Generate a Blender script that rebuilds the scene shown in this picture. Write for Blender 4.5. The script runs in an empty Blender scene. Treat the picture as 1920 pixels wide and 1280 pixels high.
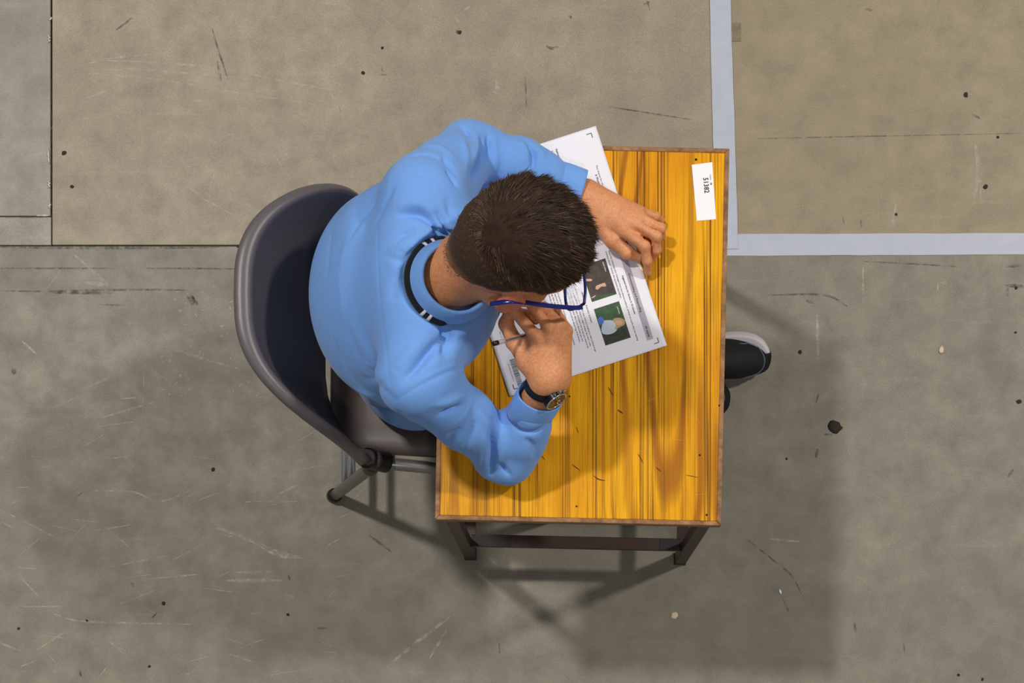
import bpy, math, random
import numpy as np
from mathutils import Vector, Matrix
random.seed(7); rng = np.random.default_rng(7)
scene = bpy.context.scene
COL = scene.collection

# ------------------------------------------------------------------ camera
H, FPX, NX, NY = 3.52, 2904.0, 1070.0, 1340.0     # height above floor, focal length in px, point below the lens
cam = bpy.data.cameras.new('camera'); camo = bpy.data.objects.new('camera', cam); COL.objects.link(camo)
camo.location = (0, 0, H); camo.rotation_euler = (0, 0, 0)
cam.sensor_width = 36; cam.lens = FPX / 1920 * 36
cam.shift_x = (960 - NX) / 1920; cam.shift_y = (NY - 640) / 1920
cam.clip_end = 60
scene.camera = camo

def P(px, py, z):
    k = (H - z) / FPX
    return np.array([(px - NX) * k, (NY - py) * k, z])

# ------------------------------------------------------------------ world, lamps, exposure
w = bpy.data.worlds.new('hall'); scene.world = w; w.use_nodes = True
w.node_tree.nodes['Background'].inputs[0].default_value = (1.0, 0.98, 0.95, 1)
w.node_tree.nodes['Background'].inputs[1].default_value = 0.20
vs = scene.view_settings
vs.view_transform = 'Standard'; vs.look = 'None'; vs.gamma = 1; vs.exposure = 0.0; vs.use_curve_mapping = False
def lamp(name, loc, power, size, col):
    l = bpy.data.lights.new(name, 'AREA'); l.shape = 'DISK'; l.size = size; l.energy = power; l.color = col
    o = bpy.data.objects.new(name, l); COL.objects.link(o); o.location = loc
    o.rotation_euler = (Vector((0, 0.7, 0)) - Vector(loc)).to_track_quat('-Z', 'Y').to_euler()
WARM = (1.0, 0.95, 0.88)
lamp('high_bay_lamp', (-2.75, 2.65, 7.3), 285, 0.46, WARM)
lamp('high_bay_lamp', (4.75, 2.40, 7.3), 300, 0.50, WARM)
lamp('high_bay_lamp', (0.7, -2.6, 7.3), 50, 0.40, WARM)

# ------------------------------------------------------------------ helpers
def srgb(r, g, b):
    f = lambda c: (c / 255 / 12.92) if c / 255 <= 0.04045 else ((c / 255 + 0.055) / 1.055) ** 2.4
    return (f(r), f(g), f(b), 1)

class NT:
    """tiny node-tree writer"""
    def __init__(s, name):
        s.m = bpy.data.materials.new(name); s.m.use_nodes = True
        s.t = s.m.node_tree; s.b = s.t.nodes['Principled BSDF']
    def n(s, typ, **kw):
        nd = s.t.nodes.new(typ)
        for k, v in kw.items():
            if k.startswith('i_'):
                key = k[2:]; key = int(key) if key.isdigit() else key.replace('_', ' ')
                s.put(nd.inputs[key], v)
            else: setattr(nd, k, v)
        return nd
    def put(s, sock, v):
        if isinstance(v, bpy.types.NodeSocket): s.t.links.new(v, sock)
        elif isinstance(v, bpy.types.Node): s.t.links.new(v.outputs[0], sock)
        else: sock.default_value = v
    def math(s, op, a, b=0.0, c=0.0):
        nd = s.t.nodes.new('ShaderNodeMath'); nd.operation = op
        s.put(nd.inputs[0], a); s.put(nd.inputs[1], b); s.put(nd.inputs[2], c); return nd.outputs[0]
    def mix(s, fac, a, b, mode='MIX'):
        nd = s.t.nodes.new('ShaderNodeMix'); nd.data_type = 'RGBA'; nd.blend_type = mode
        s.put(nd.inputs[0], fac); s.put(nd.inputs[6], a); s.put(nd.inputs[7], b); return nd.outputs[2]
    def ramp(s, fac, stops):
        nd = s.t.nodes.new('ShaderNodeValToRGB'); s.put(nd.inputs[0], fac)
        e = nd.color_ramp.elements
        while len(e) < len(stops): e.new(0.5)
        for el, (p, c) in zip(e, stops): el.position = p; el.color = c if len(c) == 4 else (*c, 1)
        return nd.outputs[0]
    def noise(s, vec, scale, detail=3, rough=0.55, dist=0.0):
        nd = s.n('ShaderNodeTexNoise'); s.put(nd.inputs['Vector'], vec)
        nd.inputs['Scale'].default_value = scale; nd.inputs['Detail'].default_value = detail
        nd.inputs['Roughness'].default_value = rough; nd.inputs['Distortion'].default_value = dist
        return nd.outputs[0]
    def mapping(s, vec, scale=(1, 1, 1), loc=(0, 0, 0), rot=(0, 0, 0)):
        nd = s.n('ShaderNodeMapping'); s.put(nd.inputs[0], vec)
        nd.inputs[1].default_value = loc; nd.inputs[2].default_value = rot; nd.inputs[3].default_value = scale
        return nd.outputs[0]
    def coord(s, which='Object'):
        return s.n('ShaderNodeTexCoord').outputs[which]
    def bump(s, h, strength=0.3, dist=0.002):
        nd = s.n('ShaderNodeBump'); s.put(nd.inputs['Height'], h)
        nd.inputs['Strength'].default_value = strength; nd.inputs['Distance'].default_value = dist
        s.t.links.new(nd.outputs[0], s.b.inputs['Normal'])
    def set(s, **kw):
        for k, v in kw.items(): s.put(s.b.inputs[k.replace('_', ' ')], v)
        return s.m

def simple(name, col, rough=0.5, metal=0.0, spec=0.5, var=0.06, scale=40.0, bump=0.0, bscale=300.0):
    t = NT(name); c = t.coord()
    f = t.noise(c, scale, 3)
    dark = tuple(x * (1 - var) for x in col[:3]) + (1,); light = tuple(min(1, x * (1 + var)) for x in col[:3]) + (1,)
    t.set(Base_Color=t.mix(f, dark, light), Roughness=rough, Metallic=metal, Specular_IOR_Level=spec)
    if bump: t.bump(t.noise(c, bscale, 2), bump, 0.001)
    return t.m

def mesh_obj(name, verts, faces, mat, parent=None, smooth=True):
    me = bpy.data.meshes.new(name)
    me.from_pydata([tuple(map(float, v)) for v in verts], [], [tuple(map(int, f)) for f in faces]); me.update()
    if mat: me.materials.append(mat)
    if smooth and len(me.polygons): me.polygons.foreach_set('use_smooth', np.ones(len(me.polygons), bool))
    o = bpy.data.objects.new(name, me); COL.objects.link(o)
    if parent: attach(o, parent)
    return o
def attach(o, parent):
    o.parent = parent
    bpy.context.view_layer.update()
    o.matrix_parent_inverse = parent.matrix_world.inverted()
def np_mesh(name, V, Q, mat, parent=None):
    """big quad mesh from numpy"""
    me = bpy.data.meshes.new(name); n = len(Q)
    me.vertices.add(len(V)); me.vertices.foreach_set('co', V.astype(np.float32).ravel())
    k = Q.shape[1]
    me.loops.add(n * k); me.loops.foreach_set('vertex_index', Q.astype(np.int32).ravel())
    me.polygons.add(n); me.polygons.foreach_set('loop_start', np.arange(0, n * k, k, dtype=np.int32))
    me.polygons.foreach_set('use_smooth', np.ones(n, bool))
    me.update(calc_edges=True); me.validate()
    if mat: me.materials.append(mat)
    o = bpy.data.objects.new(name, me); COL.objects.link(o)
    if parent: attach(o, parent)
    return o
def empty(name, loc, label=None, cat=None, group=None):
    o = bpy.data.objects.new(name, None); COL.objects.link(o); o.location = tuple(map(float, loc))
    o.empty_display_size = 0.05
    bpy.context.view_layer.update()
    if label: tag(o, label, cat, group)
    return o
def tag(o, label, cat, group=None):
    o['label'] = label; o['category'] = cat
    if group: o['group'] = group
    return o
def bevel(o, wdt, seg=2):
    m = o.modifiers.new('bevel', 'BEVEL'); m.width = wdt; m.segments = seg; m.limit_method = 'ANGLE'
    return o
def nrm(v): v = np.asarray(v, float); return v / np.linalg.norm(v)

def box_geo(c, sx, sy, sz, R=None):
    v = np.array([[x, y, z] for x in (-.5, .5) for y in (-.5, .5) for z in (-.5, .5)]) * [sx, sy, sz]
    if R is not None: v = v @ np.asarray(R).T
    f = [(0, 1, 3, 2), (4, 6, 7, 5), (0, 4, 5, 1), (2, 3, 7, 6), (0, 2, 6, 4), (1, 5, 7, 3)]
    return v + np.asarray(c), f
def prism_geo(poly, z0, z1):
    n = len(poly); v = [(*p, z0) for p in poly] + [(*p, z1) for p in poly]
    f = [tuple(range(n - 1, -1, -1)), tuple(range(n, 2 * n))] + [(i, (i + 1) % n, n + (i + 1) % n, n + i) for i in range(n)]
    return v, f
def frames(pts):
    pts = np.asarray(pts, float); n = len(pts)
    T = np.gradient(pts, axis=0); T /= np.linalg.norm(T, axis=1)[:, None]
    up = np.array([0, 0, 1.]) if abs(T[0][2]) < .9 else np.array([1., 0, 0])
    N = np.zeros_like(T); N[0] = nrm(up - T[0] * up.dot(T[0]))
    for i in range(1, n): N[i] = nrm(N[i - 1] - T[i] * N[i - 1].dot(T[i]))
    return pts, T, N, np.cross(T, N)
def tube_geo(pts, rad, seg=14, caps=True, flat=1.0):
    pts, T, N, B = frames(pts); n = len(pts)
    rad = np.full(n, rad) if np.isscalar(rad) else np.asarray(rad, float)
    a = np.linspace(0, 2 * math.pi, seg, endpoint=False); V = []
    for i in range(n):
        V.append(pts[i] + rad[i] * (np.cos(a)[:, None] * N[i] * flat + np.sin(a)[:, None] * B[i]))
    V = np.concatenate(V)
    F = [(i * seg + j, i * seg + (j + 1) % seg, (i + 1) * seg + (j + 1) % seg, (i + 1) * seg + j) for i in range(n - 1) for j in range(seg)]
    if caps: F += [tuple(range(seg - 1, -1, -1)), tuple(range((n - 1) * seg, n * seg))]
    return V, F
def spline(pts, n=8):
    """Catmull-Rom through pts"""
    p = np.asarray(pts, float); p = np.vstack([2 * p[0] - p[1], p, 2 * p[-1] - p[-2]]); out = []
    for i in range(1, len(p) - 2):
        for t in np.linspace(0, 1, n, endpoint=False):
            out.append(.5 * ((2 * p[i]) + (p[i + 1] - p[i - 1]) * t + (2 * p[i - 1] - 5 * p[i] + 4 * p[i + 1] - p[i + 2]) * t * t + (-p[i - 1] + 3 * p[i] - 3 * p[i + 1] + p[i + 2]) * t ** 3))
    out.append(p[-2]); return np.array(out)
def join(*geos):
    V, F, o = [], [], 0
    for v, f in geos:
        V += [tuple(x) for x in v]; F += [tuple(i + o for i in q) for q in f]; o += len(v)
    return V, F
def disc_geo(c, n, r, th, seg=28, r2=None):
    n = nrm(n); a = nrm(np.cross(n, [0.3, 0.5, 0.8])); b = np.cross(n, a); t = np.linspace(0, 2 * math.pi, seg, endpoint=False)
    ring = np.cos(t)[:, None] * a + np.sin(t)[:, None] * b; r2 = r if r2 is None else r2
    V = np.concatenate([np.asarray(c) + ring * r, np.asarray(c) + n * th + ring * r2])
    return V, [tuple(range(seg - 1, -1, -1)), tuple(range(seg, 2 * seg))] + [(i, (i + 1) % seg, seg + (i + 1) % seg, seg + i) for i in range(seg)]

# ------------------------------------------------------------------ implicit-surface modeller (numpy)
class Cap:
    def __init__(s, a, b, ra, rb): s.a = np.asarray(a, float); s.b = np.asarray(b, float); s.ra, s.rb = ra, rb
    def d(s, p):
        ab = s.b - s.a; h = np.clip(((p - s.a) @ ab) / (ab @ ab + 1e-12), 0, 1)
        return np.linalg.norm(p - s.a - h[:, None] * ab, axis=1) - (s.ra + (s.rb - s.ra) * h)
class FCap:
    """capsule squashed along unit n by ratio q (<1 flat)"""
    def __init__(s, a, b, ra, rb, n, q): s.c = Cap(a, b, ra, rb); s.n = nrm(n); s.q = q; s.o = np.asarray(a, float); s.b = np.asarray(b, float)
    def d(s, p):
        ab = s.b - s.o; h = np.clip(((p - s.o) @ ab) / (ab @ ab), 0, 1); c = s.o + h[:, None] * ab
        r = p - c; k = r @ s.n; r = r + np.outer(k * (1 / s.q - 1), s.n)
        rad = s.c.ra + (s.c.rb - s.c.ra) * h
        L = np.linalg.norm(r, axis=1) + 1e-9
        real = np.linalg.norm(p - c, axis=1)
        return (L - rad) * np.clip(real / L, s.q, 1)
class Ell:
    def __init__(s, c, rad, R=np.eye(3)): s.c = np.asarray(c, float); s.r = np.asarray(rad, float); s.R = np.asarray(R)   # rows of R = axes
    def d(s, p):
        q = (p - s.c) @ s.R.T
        k0 = np.linalg.norm(q / s.r, axis=1) + 1e-9; k1 = np.linalg.norm(q / s.r ** 2, axis=1) + 1e-9
        return k0 * (k0 - 1) / k1
class Half:
    """negative below the plane (opposite to n)"""
    def __init__(s, c, n): s.c = np.asarray(c, float); s.n = nrm(n)
    def d(s, p): return (p - s.c) @ s.n
class Field:
    def __init__(s): s.ops = []; s.folds = []
    def add(s, prim, k=0.01): s.ops.append((0, prim, k)); return s
    def sub(s, prim, k=0.01): s.ops.append((1, prim, k)); return s
    def cut(s, prim, k=0.003): s.ops.append((2, prim, k)); return s
    def fold(s, pts, amp, wid, nor=None): s.folds.append((np.asarray(pts, float), amp, wid, nor)); return s
    def eval(s, p, active=None, folds=None):
        d = None
        for i, (m, pr, k) in enumerate(s.ops):
            if active is not None and not active[i]: continue
            e = pr.d(p)
            if m == 0:
                if d is None: d = e; continue
                h = np.clip(.5 + .5 * (d - e) / k, 0, 1); d = d + (e - d) * h - k * h * (1 - h)
            else:
                if d is None: continue
                if m == 1: e = -e
                h = np.clip(.5 + .5 * (e - d) / k, 0, 1); d = d + (e - d) * h + k * h * (1 - h)
        if d is None: return np.full(len(p), 1.0)
        if s.folds and (folds is None or any(folds)):
            near = np.nonzero(np.abs(d) < .026)[0]
            if len(near):
                pn = p[near]; cen = pn.mean(0); Rn = np.sqrt(((pn - cen) ** 2).sum(1).max()); acc = np.zeros(len(near))
                for fi, (pts, amp, wid, nor) in enumerate(s.folds):
                    if folds is not None and not folds[fi]: continue
                    best = np.zeros(len(near)); n = len(pts) - 1
                    for j in range(n):
                        a, b = pts[j], pts[j + 1]; ab = b - a
                        if np.linalg.norm((a + b) / 2 - cen) > Rn + 3.4 * wid + np.linalg.norm(ab) / 2 + (.028 if nor is not None else 0): continue
                        h = np.clip(((pn - a) @ ab) / (ab @ ab + 1e-12), 0, 1)
                        r = pn - a - h[:, None] * ab
                        if nor is not None:
                            nn = nor[j]; k_ = np.clip(r @ nn, -.024, .024); r = r - k_[:, None] * nn
                        rr = np.einsum('ij,ij->i', r, r) / wid ** 2
                        g = (np.exp(-rr) if amp > 0 else (.3 * np.exp(-rr / 4.0) + .7 * np.exp(-rr * 1.6))) * np.sin(math.pi * (0.06 + 0.88 * (j + h) / n)) ** 0.8
                        np.maximum(best, g, out=best)
                    acc += amp * best
                d[near] -= acc
        return d
    def trace(s, px, py, z0=1.35):
        o = np.array([0, 0, H]); t = P(px, py, 0) - o; t = t / np.linalg.norm(t)
        p = o + t * (H - z0) / -t[2]
        for _ in range(160):
            d = s.eval(p[None])[0]
            if d < 4e-4: break
            p = p + t * max(d * 0.7, 2e-4)
            if p[2] < 0.2: break
        return p
    def mesh(s, lo, hi, vox, B=18, smooth=1):
        lo = np.asarray(lo, float); hi = np.asarray(hi, float)
        nb = np.ceil((hi - lo) / (vox * B)).astype(int)
        g = np.stack(np.meshgrid(*[np.arange(n) for n in nb], indexing='ij'), -1).reshape(-1, 3)
        cen = lo + (g + .5) * B * vox; R = vox * (B + 1) * .5 * math.sqrt(3)
        dp = np.stack([pr.d(cen) for _, pr, _ in s.ops], 1)
        md = np.array([m for m, _, _ in s.ops]); kk = np.array([k for _, _, k in s.ops])
        full = s.eval(cen)
        near = np.abs(full) < R * 1.5 + 0.012
        S = 1 << 20
        keyf = lambda c: (c[..., 0].astype(np.int64) * S + c[..., 1]) * S + c[..., 2]
        r = np.arange(B + 1); loc = np.stack(np.meshgrid(r, r, r, indexing='ij'), -1).reshape(-1, 3)
        cor = np.array([[i, j, k] for i in (0, 1) for j in (0, 1) for k in (0, 1)])
        edges = [(0, 4), (1, 5), (2, 6), (3, 7), (0, 2), (1, 3), (4, 6), (5, 7), (0, 1), (2, 3), (4, 5), (6, 7)]
        VK, VP, FK = [], [], []
        for bi in np.nonzero(near)[0]:
            mn = np.min(np.where(md == 0, dp[bi], 9))
            act = np.where(md == 0, dp[bi] < mn + 2.6 * R + kk * 1.5 + .004, np.where(md == 1, dp[bi] < 1.8 * R + kk * 2, dp[bi] > -1.8 * R - kk * 2))
            base = g[bi] * B; pts = lo + (base + loc) * vox
            fo = [np.min(np.linalg.norm(f[0] - cen[bi], axis=1)) < R + .03 + 3.4 * f[2] + np.max(np.linalg.norm(np.diff(f[0], axis=0), axis=1)) for f in s.folds] if s.folds else None
            D = s.eval(pts, act, fo).reshape(B + 1, B + 1, B + 1)
            I = D < 0
            if I.all() or not I.any(): continue
            cnt = sum(I[c[0]:B + c[0], c[1]:B + c[1], c[2]:B + c[2]].astype(np.int8) for c in cor)
            cell = np.argwhere((cnt > 0) & (cnt < 8))
            cv = np.stack([D[cell[:, 0] + c[0], cell[:, 1] + c[1], cell[:, 2] + c[2]] for c in cor], 1)
            acc = np.zeros((len(cell), 3)); num = np.zeros(len(cell))
            for a, b in edges:
                x = (cv[:, a] < 0) != (cv[:, b] < 0)
                t = np.where(x, cv[:, a] / np.where(x, cv[:, a] - cv[:, b], 1), 0)
                acc += np.where(x[:, None], cor[a] + t[:, None] * (cor[b] - cor[a]), 0); num += x
            VK.append(keyf(cell + base)); VP.append(lo + (cell + base + acc / num[:, None]) * vox)
            for ax in range(3):
                sl0 = [slice(0, B)] * 3; sl1 = [slice(0, B)] * 3; sl1[ax] = slice(1, B + 1)
                a0 = I[tuple(sl0)]; a1 = I[tuple(sl1)]
                e = np.argwhere(a0 != a1)
                if not len(e): continue
                flip = a0[e[:, 0], e[:, 1], e[:, 2]]
                u = np.zeros(3, int); v = np.zeros(3, int); u[(ax + 1) % 3] = 1; v[(ax + 2) % 3] = 1
                q = np.stack([e + base, e + base - u, e + base - u - v, e + base - v], 1)
                q[~flip] = q[~flip][:, ::-1]
                FK.append(keyf(q))
        VK = np.concatenate(VK); VP = np.concatenate(VP); FK = np.concatenate(FK)
        VK, ix = np.unique(VK, return_index=True); VP = VP[ix]
        j = np.searchsorted(VK, FK); j = np.clip(j, 0, len(VK) - 1)
        ok = (VK[j] == FK).all(1); Q = j[ok]
        E = np.concatenate([Q[:, [0, 1]], Q[:, [1, 2]], Q[:, [2, 3]], Q[:, [3, 0]]])
        deg = np.bincount(E.ravel(), minlength=len(VP))[:, None].clip(1)
        for _ in range(smooth):
            A = np.zeros_like(VP)
            for c in range(3):
                A[:, c] = np.bincount(E[:, 0], VP[E[:, 1], c], len(VP)) + np.bincount(E[:, 1], VP[E[:, 0], c], len(VP))
            VP = VP * .5 + .5 * A / deg
        return VP, Q

# ================================================================== FLOOR
def floor_mat(name, c0, c1, seed, green=0.0):
    t = NT(name); o = t.coord()
    big = t.noise(t.mapping(o, loc=(seed, seed * .3, 0)), 2.2, 4, .6, .3)
    mid = t.noise(t.mapping(o, loc=(0, seed, 0)), 14, 5, .62, .2)
    streak = t.noise(t.mapping(o, scale=(3, 40, 1), rot=(0, 0, .15)), 1.0, 4, .6)
    col = t.ramp(big, [(.30, c0), (.68, c1)])
    col = t.mix(t.ramp(mid, [(.32, (0, 0, 0)), (.72, (.75, .75, .75))]), col, tuple(x * .74 for x in c0[:3]) + (1,))
    col = t.mix(t.ramp(streak, [(.60, (0, 0, 0)), (.82, (.22, .22, .22))]), col, tuple(min(1, x * 1.35) for x in c1[:3]) + (1,))
    grain = t.noise(o, 420, 2, .7)
    col = t.mix(.5, col, t.ramp(grain, [(.3, (.25, .23, .2)), (.7, (.82, .8, .76))]), 'SOFT_LIGHT')
    rg = t.math('MULTIPLY_ADD', mid, .28, .36)
    t.set(Base_Color=col, Roughness=rg, Specular_IOR_Level=.32)
    t.bump(t.math('ADD', t.math('MULTIPLY', mid, .5), t.math('MULTIPLY', grain, .25)), .12, .0015)
    return t.m
M_f_up = floor_mat('sheet_beige', srgb(150, 140, 125), srgb(162, 152, 136), 3.1)
M_f_ur = floor_mat('sheet_olive', srgb(147, 136, 115), srgb(158, 147, 126), 5.7)
M_f_lo = floor_mat('sheet_grey', srgb(124, 119, 108), srgb(142, 137, 125), 9.2)
M_f_le = floor_mat('sheet_pale', srgb(146, 140, 131), srgb(162, 156, 147), 12.4)
M_under = simple('underlay', srgb(58, 52, 44), .9)
fl, _f = box_geo((0, .6, -.03), 14, 14, .04)
floor = mesh_obj('floor', fl, _f, M_under, None, False); floor['kind'] = 'structure'
def X_(px): return (px - NX) * H / FPX
def Y_(py): return (NY - py) * H / FPX
xs, xt = X_(97), X_(1357); ys, ysm = Y_(460), Y_(405)
def sheet(x0, x1, y0, y1, top, mat):
    v, f = box_geo(((x0 + x1) / 2, (y0 + y1) / 2, top - .005), x1 - x0, y1 - y0, .010)
    o = mesh_obj('floor_sheet', v, f, mat, floor, False); bevel(o, .0015, 2); return o
g_ = .0012
sheet(-7, 7, -6.4, ys - g_, 0.0, M_f_lo)
sheet(xs + g_, xt, ys + g_, 7.6, 0.0005, M_f_up)
sheet(xt + g_, 7, ys + g_, 7.6, 0.0, M_f_ur)
sheet(-7, xs - .004, ysm + g_, 7.6, -0.0025, M_f_le)
sheet(-7, xs - .002, ys + g_, ysm - g_, -0.0015, M_f_le)

# worn marks lying on the sheets: thin strips of paint-like scuff, one object per sort
def scuff_mat(name, col, amt, sc):
    t = NT(name); o = t.coord()
    n = t.noise(t.mapping(o, scale=(1, 1, 1)), sc, 4, .7)
    a = t.math('MULTIPLY', t.ramp(n, [(.38, (0, 0, 0)), (.66, (1, 1, 1))]), amt)
    t.set(Base_Color=col, Roughness=.6, Alpha=a); return t.m
M_sl = scuff_mat('scratch_light', srgb(206, 198, 182), .58, 55)
M_sd = scuff_mat('scuff_dark', srgb(50, 43, 36), .55, 60)
def strips(name, lines, mat, z):
    V, F = [], []
    for (pts, wd) in lines:
        p = spline([P(a, b, 0) for a, b in pts], 6) if len(pts) > 2 else np.linspace(P(*pts[0], 0), P(*pts[1], 0), 7)
        d = np.gradient(p, axis=0); d /= np.linalg.norm(d, axis=1)[:, None] + 1e-9
        nn = np.stack([-d[:, 1], d[:, 0], np.zeros(len(p))], 1); k = len(p); b = len(V)
        ww = wd / 825 * .5 * (np.sin(math.pi * np.linspace(.06, .94, k)) ** .6)
        for i in range(k):
            for sg in (-1, 1):
                q = p[i] + nn[i] * ww[i] * sg; V.append((q[0], q[1], z))
        F += [(b + 2 * i, b + 2 * i + 1, b + 2 * i + 3, b + 2 * i + 2) for i in range(k - 1)]
    o = mesh_obj(name, V, F, mat, floor, False); o['kind'] = 'stuff'; return o
light = [([(170, 113), (300, 118), (420, 130), (560, 158), (640, 172)], 4), ([(165, 138), (300, 150), (430, 172), (590, 196)], 4),
  ([(235, 128), (330, 136), (450, 146)], 4), ([(165, 120), (205, 110), (290, 101)], 4), ([(160, 186), (215, 165)], 4), ([(115, 229), (190, 219)], 3),
  ([(622, 178), (640, 212)], 6), ([(630, 182), (644, 222)], 4), ([(515, 292), (548, 342)], 4), ([(380, 372), (440, 405)], 4), ([(355, 352), (375, 366)], 4), ([(350, 192), (402, 188)], 6),
  ([(140, 478), (185, 518), (205, 535)], 5), ([(160, 530), (205, 535)], 8), ([(115, 505), (90, 540)], 3), ([(42, 640), (70, 665)], 5), ([(165, 727), (210, 705)], 5),
  ([(310, 650), (380, 672), (450, 692)], 5), ([(188, 784), (235, 770), (290, 754)], 5), ([(100, 765), (165, 736)], 3), ([(370, 676), (378, 656)], 3), ([(225, 748), (270, 744)], 3),
  ([(268, 780), (270, 700)], 2), ([(400, 988), (450, 1004), (510, 1030), (565, 1045)], 6), ([(470, 1010), (520, 1040), (570, 1046)], 7), ([(420, 1088), (530, 1088)], 7), ([(440, 1073), (510, 1072)], 5),
  ([(170, 920), (250, 922), (300, 940), (360, 918)], 4), ([(525, 925), (560, 908)], 5), ([(100, 1150), (150, 1164), (260, 1168), (360, 1170)], 4), ([(210, 1062), (320, 1040)], 3), ([(280, 1085), (380, 1076)], 3),
  ([(725, 1250), (780, 1205), (845, 1155)], 7), ([(805, 1235), (838, 1180)], 5), ([(0, 955), (60, 985), (110, 1010)], 3), ([(0, 1205), (40, 1220)], 4), ([(1828, 270), (1834, 320), (1824, 385)], 9), ([(1838, 300), (1838, 380)], 4),
  ([(1646, 372), (1646, 412)], 3), ([(1680, 382), (1672, 430)], 5), ([(1618, 500), (1618, 565)], 4), ([(1532, 590), (1534, 680)], 6), ([(1760, 535), (1775, 530)], 8), ([(1758, 530), (1758, 545)], 4), ([(1440, 1010), (1500, 1015)], 5),
  ([(930, 150), (935, 175)], 9), ([(925, 172), (945, 178)], 7), ([(600, 5), (650, 12)], 6), ([(870, 20), (880, 14)], 5), ([(560, 212), (575, 216)], 8), ([(430, 372), (445, 376)], 7), ([(395, 395), (395, 350), (410, 310)], 3)]
# small pale wear specks
for _ in range(90):
    a, b = rng.uniform(300, 520), rng.uniform(520, 760)
    th = rng.uniform(0, 6.28); L = rng.uniform(2, 8); light.append(([(a, b), (a + L * math.cos(th), b + L * math.sin(th))], rng.uniform(2, 5)))
for _ in range(110):
    a, b = rng.uniform(100, 1320), rng.uniform(0, 440)
    th = rng.uniform(0, 6.28); L = rng.uniform(3, 26); light.append(([(a, b), (a + L * math.cos(th), b + L * math.sin(th))], rng.uniform(1.2, 2.6)))
for _ in range(60):
    a, b = rng.uniform(0, 700), rng.uniform(800, 1280)
    th = rng.normal(-.1, .4); L = rng.uniform(15, 80); light.append(([(a, b), (a + L * math.cos(th), b + L * math.sin(th))], rng.uniform(1.2, 3)))
strips('scratch_marks', light, M_sl, .0009)
dark = [([(217, 57), (235, 44), (249, 32)], 4), ([(398, 55), (410, 95), (428, 150)], 4), ([(408, 115), (415, 152)], 5), ([(0, 503), (110, 503), (215, 503)], 3), ([(275, 503), (350, 503), (450, 504)], 3),
  ([(0, 545), (90, 546), (180, 544), (280, 543), (352, 544)], 4), ([(100, 549), (210, 549)], 5), ([(354, 548), (362, 572)], 13), ([(360, 555), (372, 574)], 6), ([(190, 571), (235, 572)], 3),
  ([(0, 463), (120, 464), (300, 464), (450, 461)], 6), ([(0, 407), (90, 406)], 4), ([(97, 150), (97, 300), (97, 458)], 2),
  ([(1024, 86), (1035, 91), (1047, 88)], 6), ([(1065, 30), (1072, 34)], 6), ([(1207, 8), (1218, 4)], 5), ([(1213, 0), (1219, 20)], 3), ([(856, 58), (862, 63)], 8), ([(717, 122), (717, 140)], 4), ([(712, 140), (728, 140)], 3),
  ([(1620, 490), (1700, 494), (1800, 500)], 3), ([(1885, 500), (1915, 498)], 5), ([(1886, 535), (1920, 537)], 7), ([(1888, 535), (1889, 555)], 6), ([(1440, 553), (1545, 553), (1590, 575)], 4), ([(1512, 562), (1525, 568)], 7),
  ([(1535, 738), (1530, 755)], 4), ([(1532, 840), (1530, 858)], 6), ([(1545, 814), (1560, 815)], 4), ([(1400, 1010), (1450, 1050), (1485, 1080), (1508, 1126)], 3), ([(1466, 1118), (1480, 1148)], 3), ([(1890, 895), (1900, 880)], 6),
  ([(1602, 1165), (1605, 1188)], 5), ([(1694, 1205), (1696, 1222)], 3), ([(1824, 215), (1838, 222)], 5), ([(1622, 18), (1637, 19)], 6), ([(1420, 260), (1600, 256), (1920, 250)], 2), ([(1580, 405), (1583, 420)], 4), ([(1614, 412), (1615, 426)], 4),
  ([(1678, 398), (1682, 405)], 6), ([(936, 1205), (937, 1228)], 3), ([(692, 1003), (735, 1035)], 5), ([(594, 1177), (612, 1177)], 4), ([(150, 1255), (152, 1268)], 4), ([(140, 935), (155, 922)], 3), ([(246, 1092), (252, 1100)], 6), ([(285, 1158), (295, 1148)], 3),
  ([(25, 690), (27, 702)], 9), ([(540, 1075), (544, 1088)], 4), ([(985, 145), (987, 200)], 3), ([(1140, 200), (1300, 225)], 3)]
strips('scuff_marks', dark, M_sd, .0011)

# specks of grit on the floor: each a small thing
M_grit = simple('grit', srgb(38, 32, 27), .8, var=.3, scale=200)
M_gum = simple('dried_gum', srgb(205, 190, 160), .6, var=.2, scale=300)
M_glass = simple('plastic_chip', srgb(205, 225, 225), .08, var=.05)
def lump(name, px, py, rx, ry, h, mat, label, cat, rot=0., group=None):
    c = P(px, py, 0); n = 14; r_ = np.random.default_rng(int(px * 7 + py)); a = np.linspace(0, 2 * math.pi, n, endpoint=False)
    j = 1 + r_.uniform(-.16, .16, n); V = []
    for sc, z in ((1.0, .0), (.92, .6), (.55, 1.0)):
        x = np.cos(a) * rx * j * sc; y = np.sin(a) * ry * j * sc
        V += [(c[0] + X * math.cos(rot) - Y * math.sin(rot), c[1] + X * math.sin(rot) + Y * math.cos(rot), .0004 + h * z) for X, Y in zip(x, y)]
    V.append((c[0], c[1], h * 1.1))
    F = [(k * n + i, k * n + (i + 1) % n, (k + 1) * n + (i + 1) % n, (k + 1) * n + i) for k in range(2) for i in range(n)] + [(2 * n + i, 2 * n + (i + 1) % n, 3 * n) for i in range(n)] + [tuple(range(n - 1, -1, -1))]
    return tag(mesh_obj(name, V, F, mat), label, cat, group)
lump('dirt_lump', 1566, 800, .0165, .0135, .004, M_grit, 'large dark brown lump of dirt on the bare grey floor', 'dirt', -.5)
lump('gum_crumb', 1765, 656, .0062, .0088, .004, M_gum, 'cream coloured crumb on the grey floor beyond the shoe', 'crumb')
lump('gum_crumb', 1264, 1153, .0085, .0082, .0025, M_gum, 'flat cream crumb on the floor by the metal desk legs', 'crumb', .6)
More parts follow.
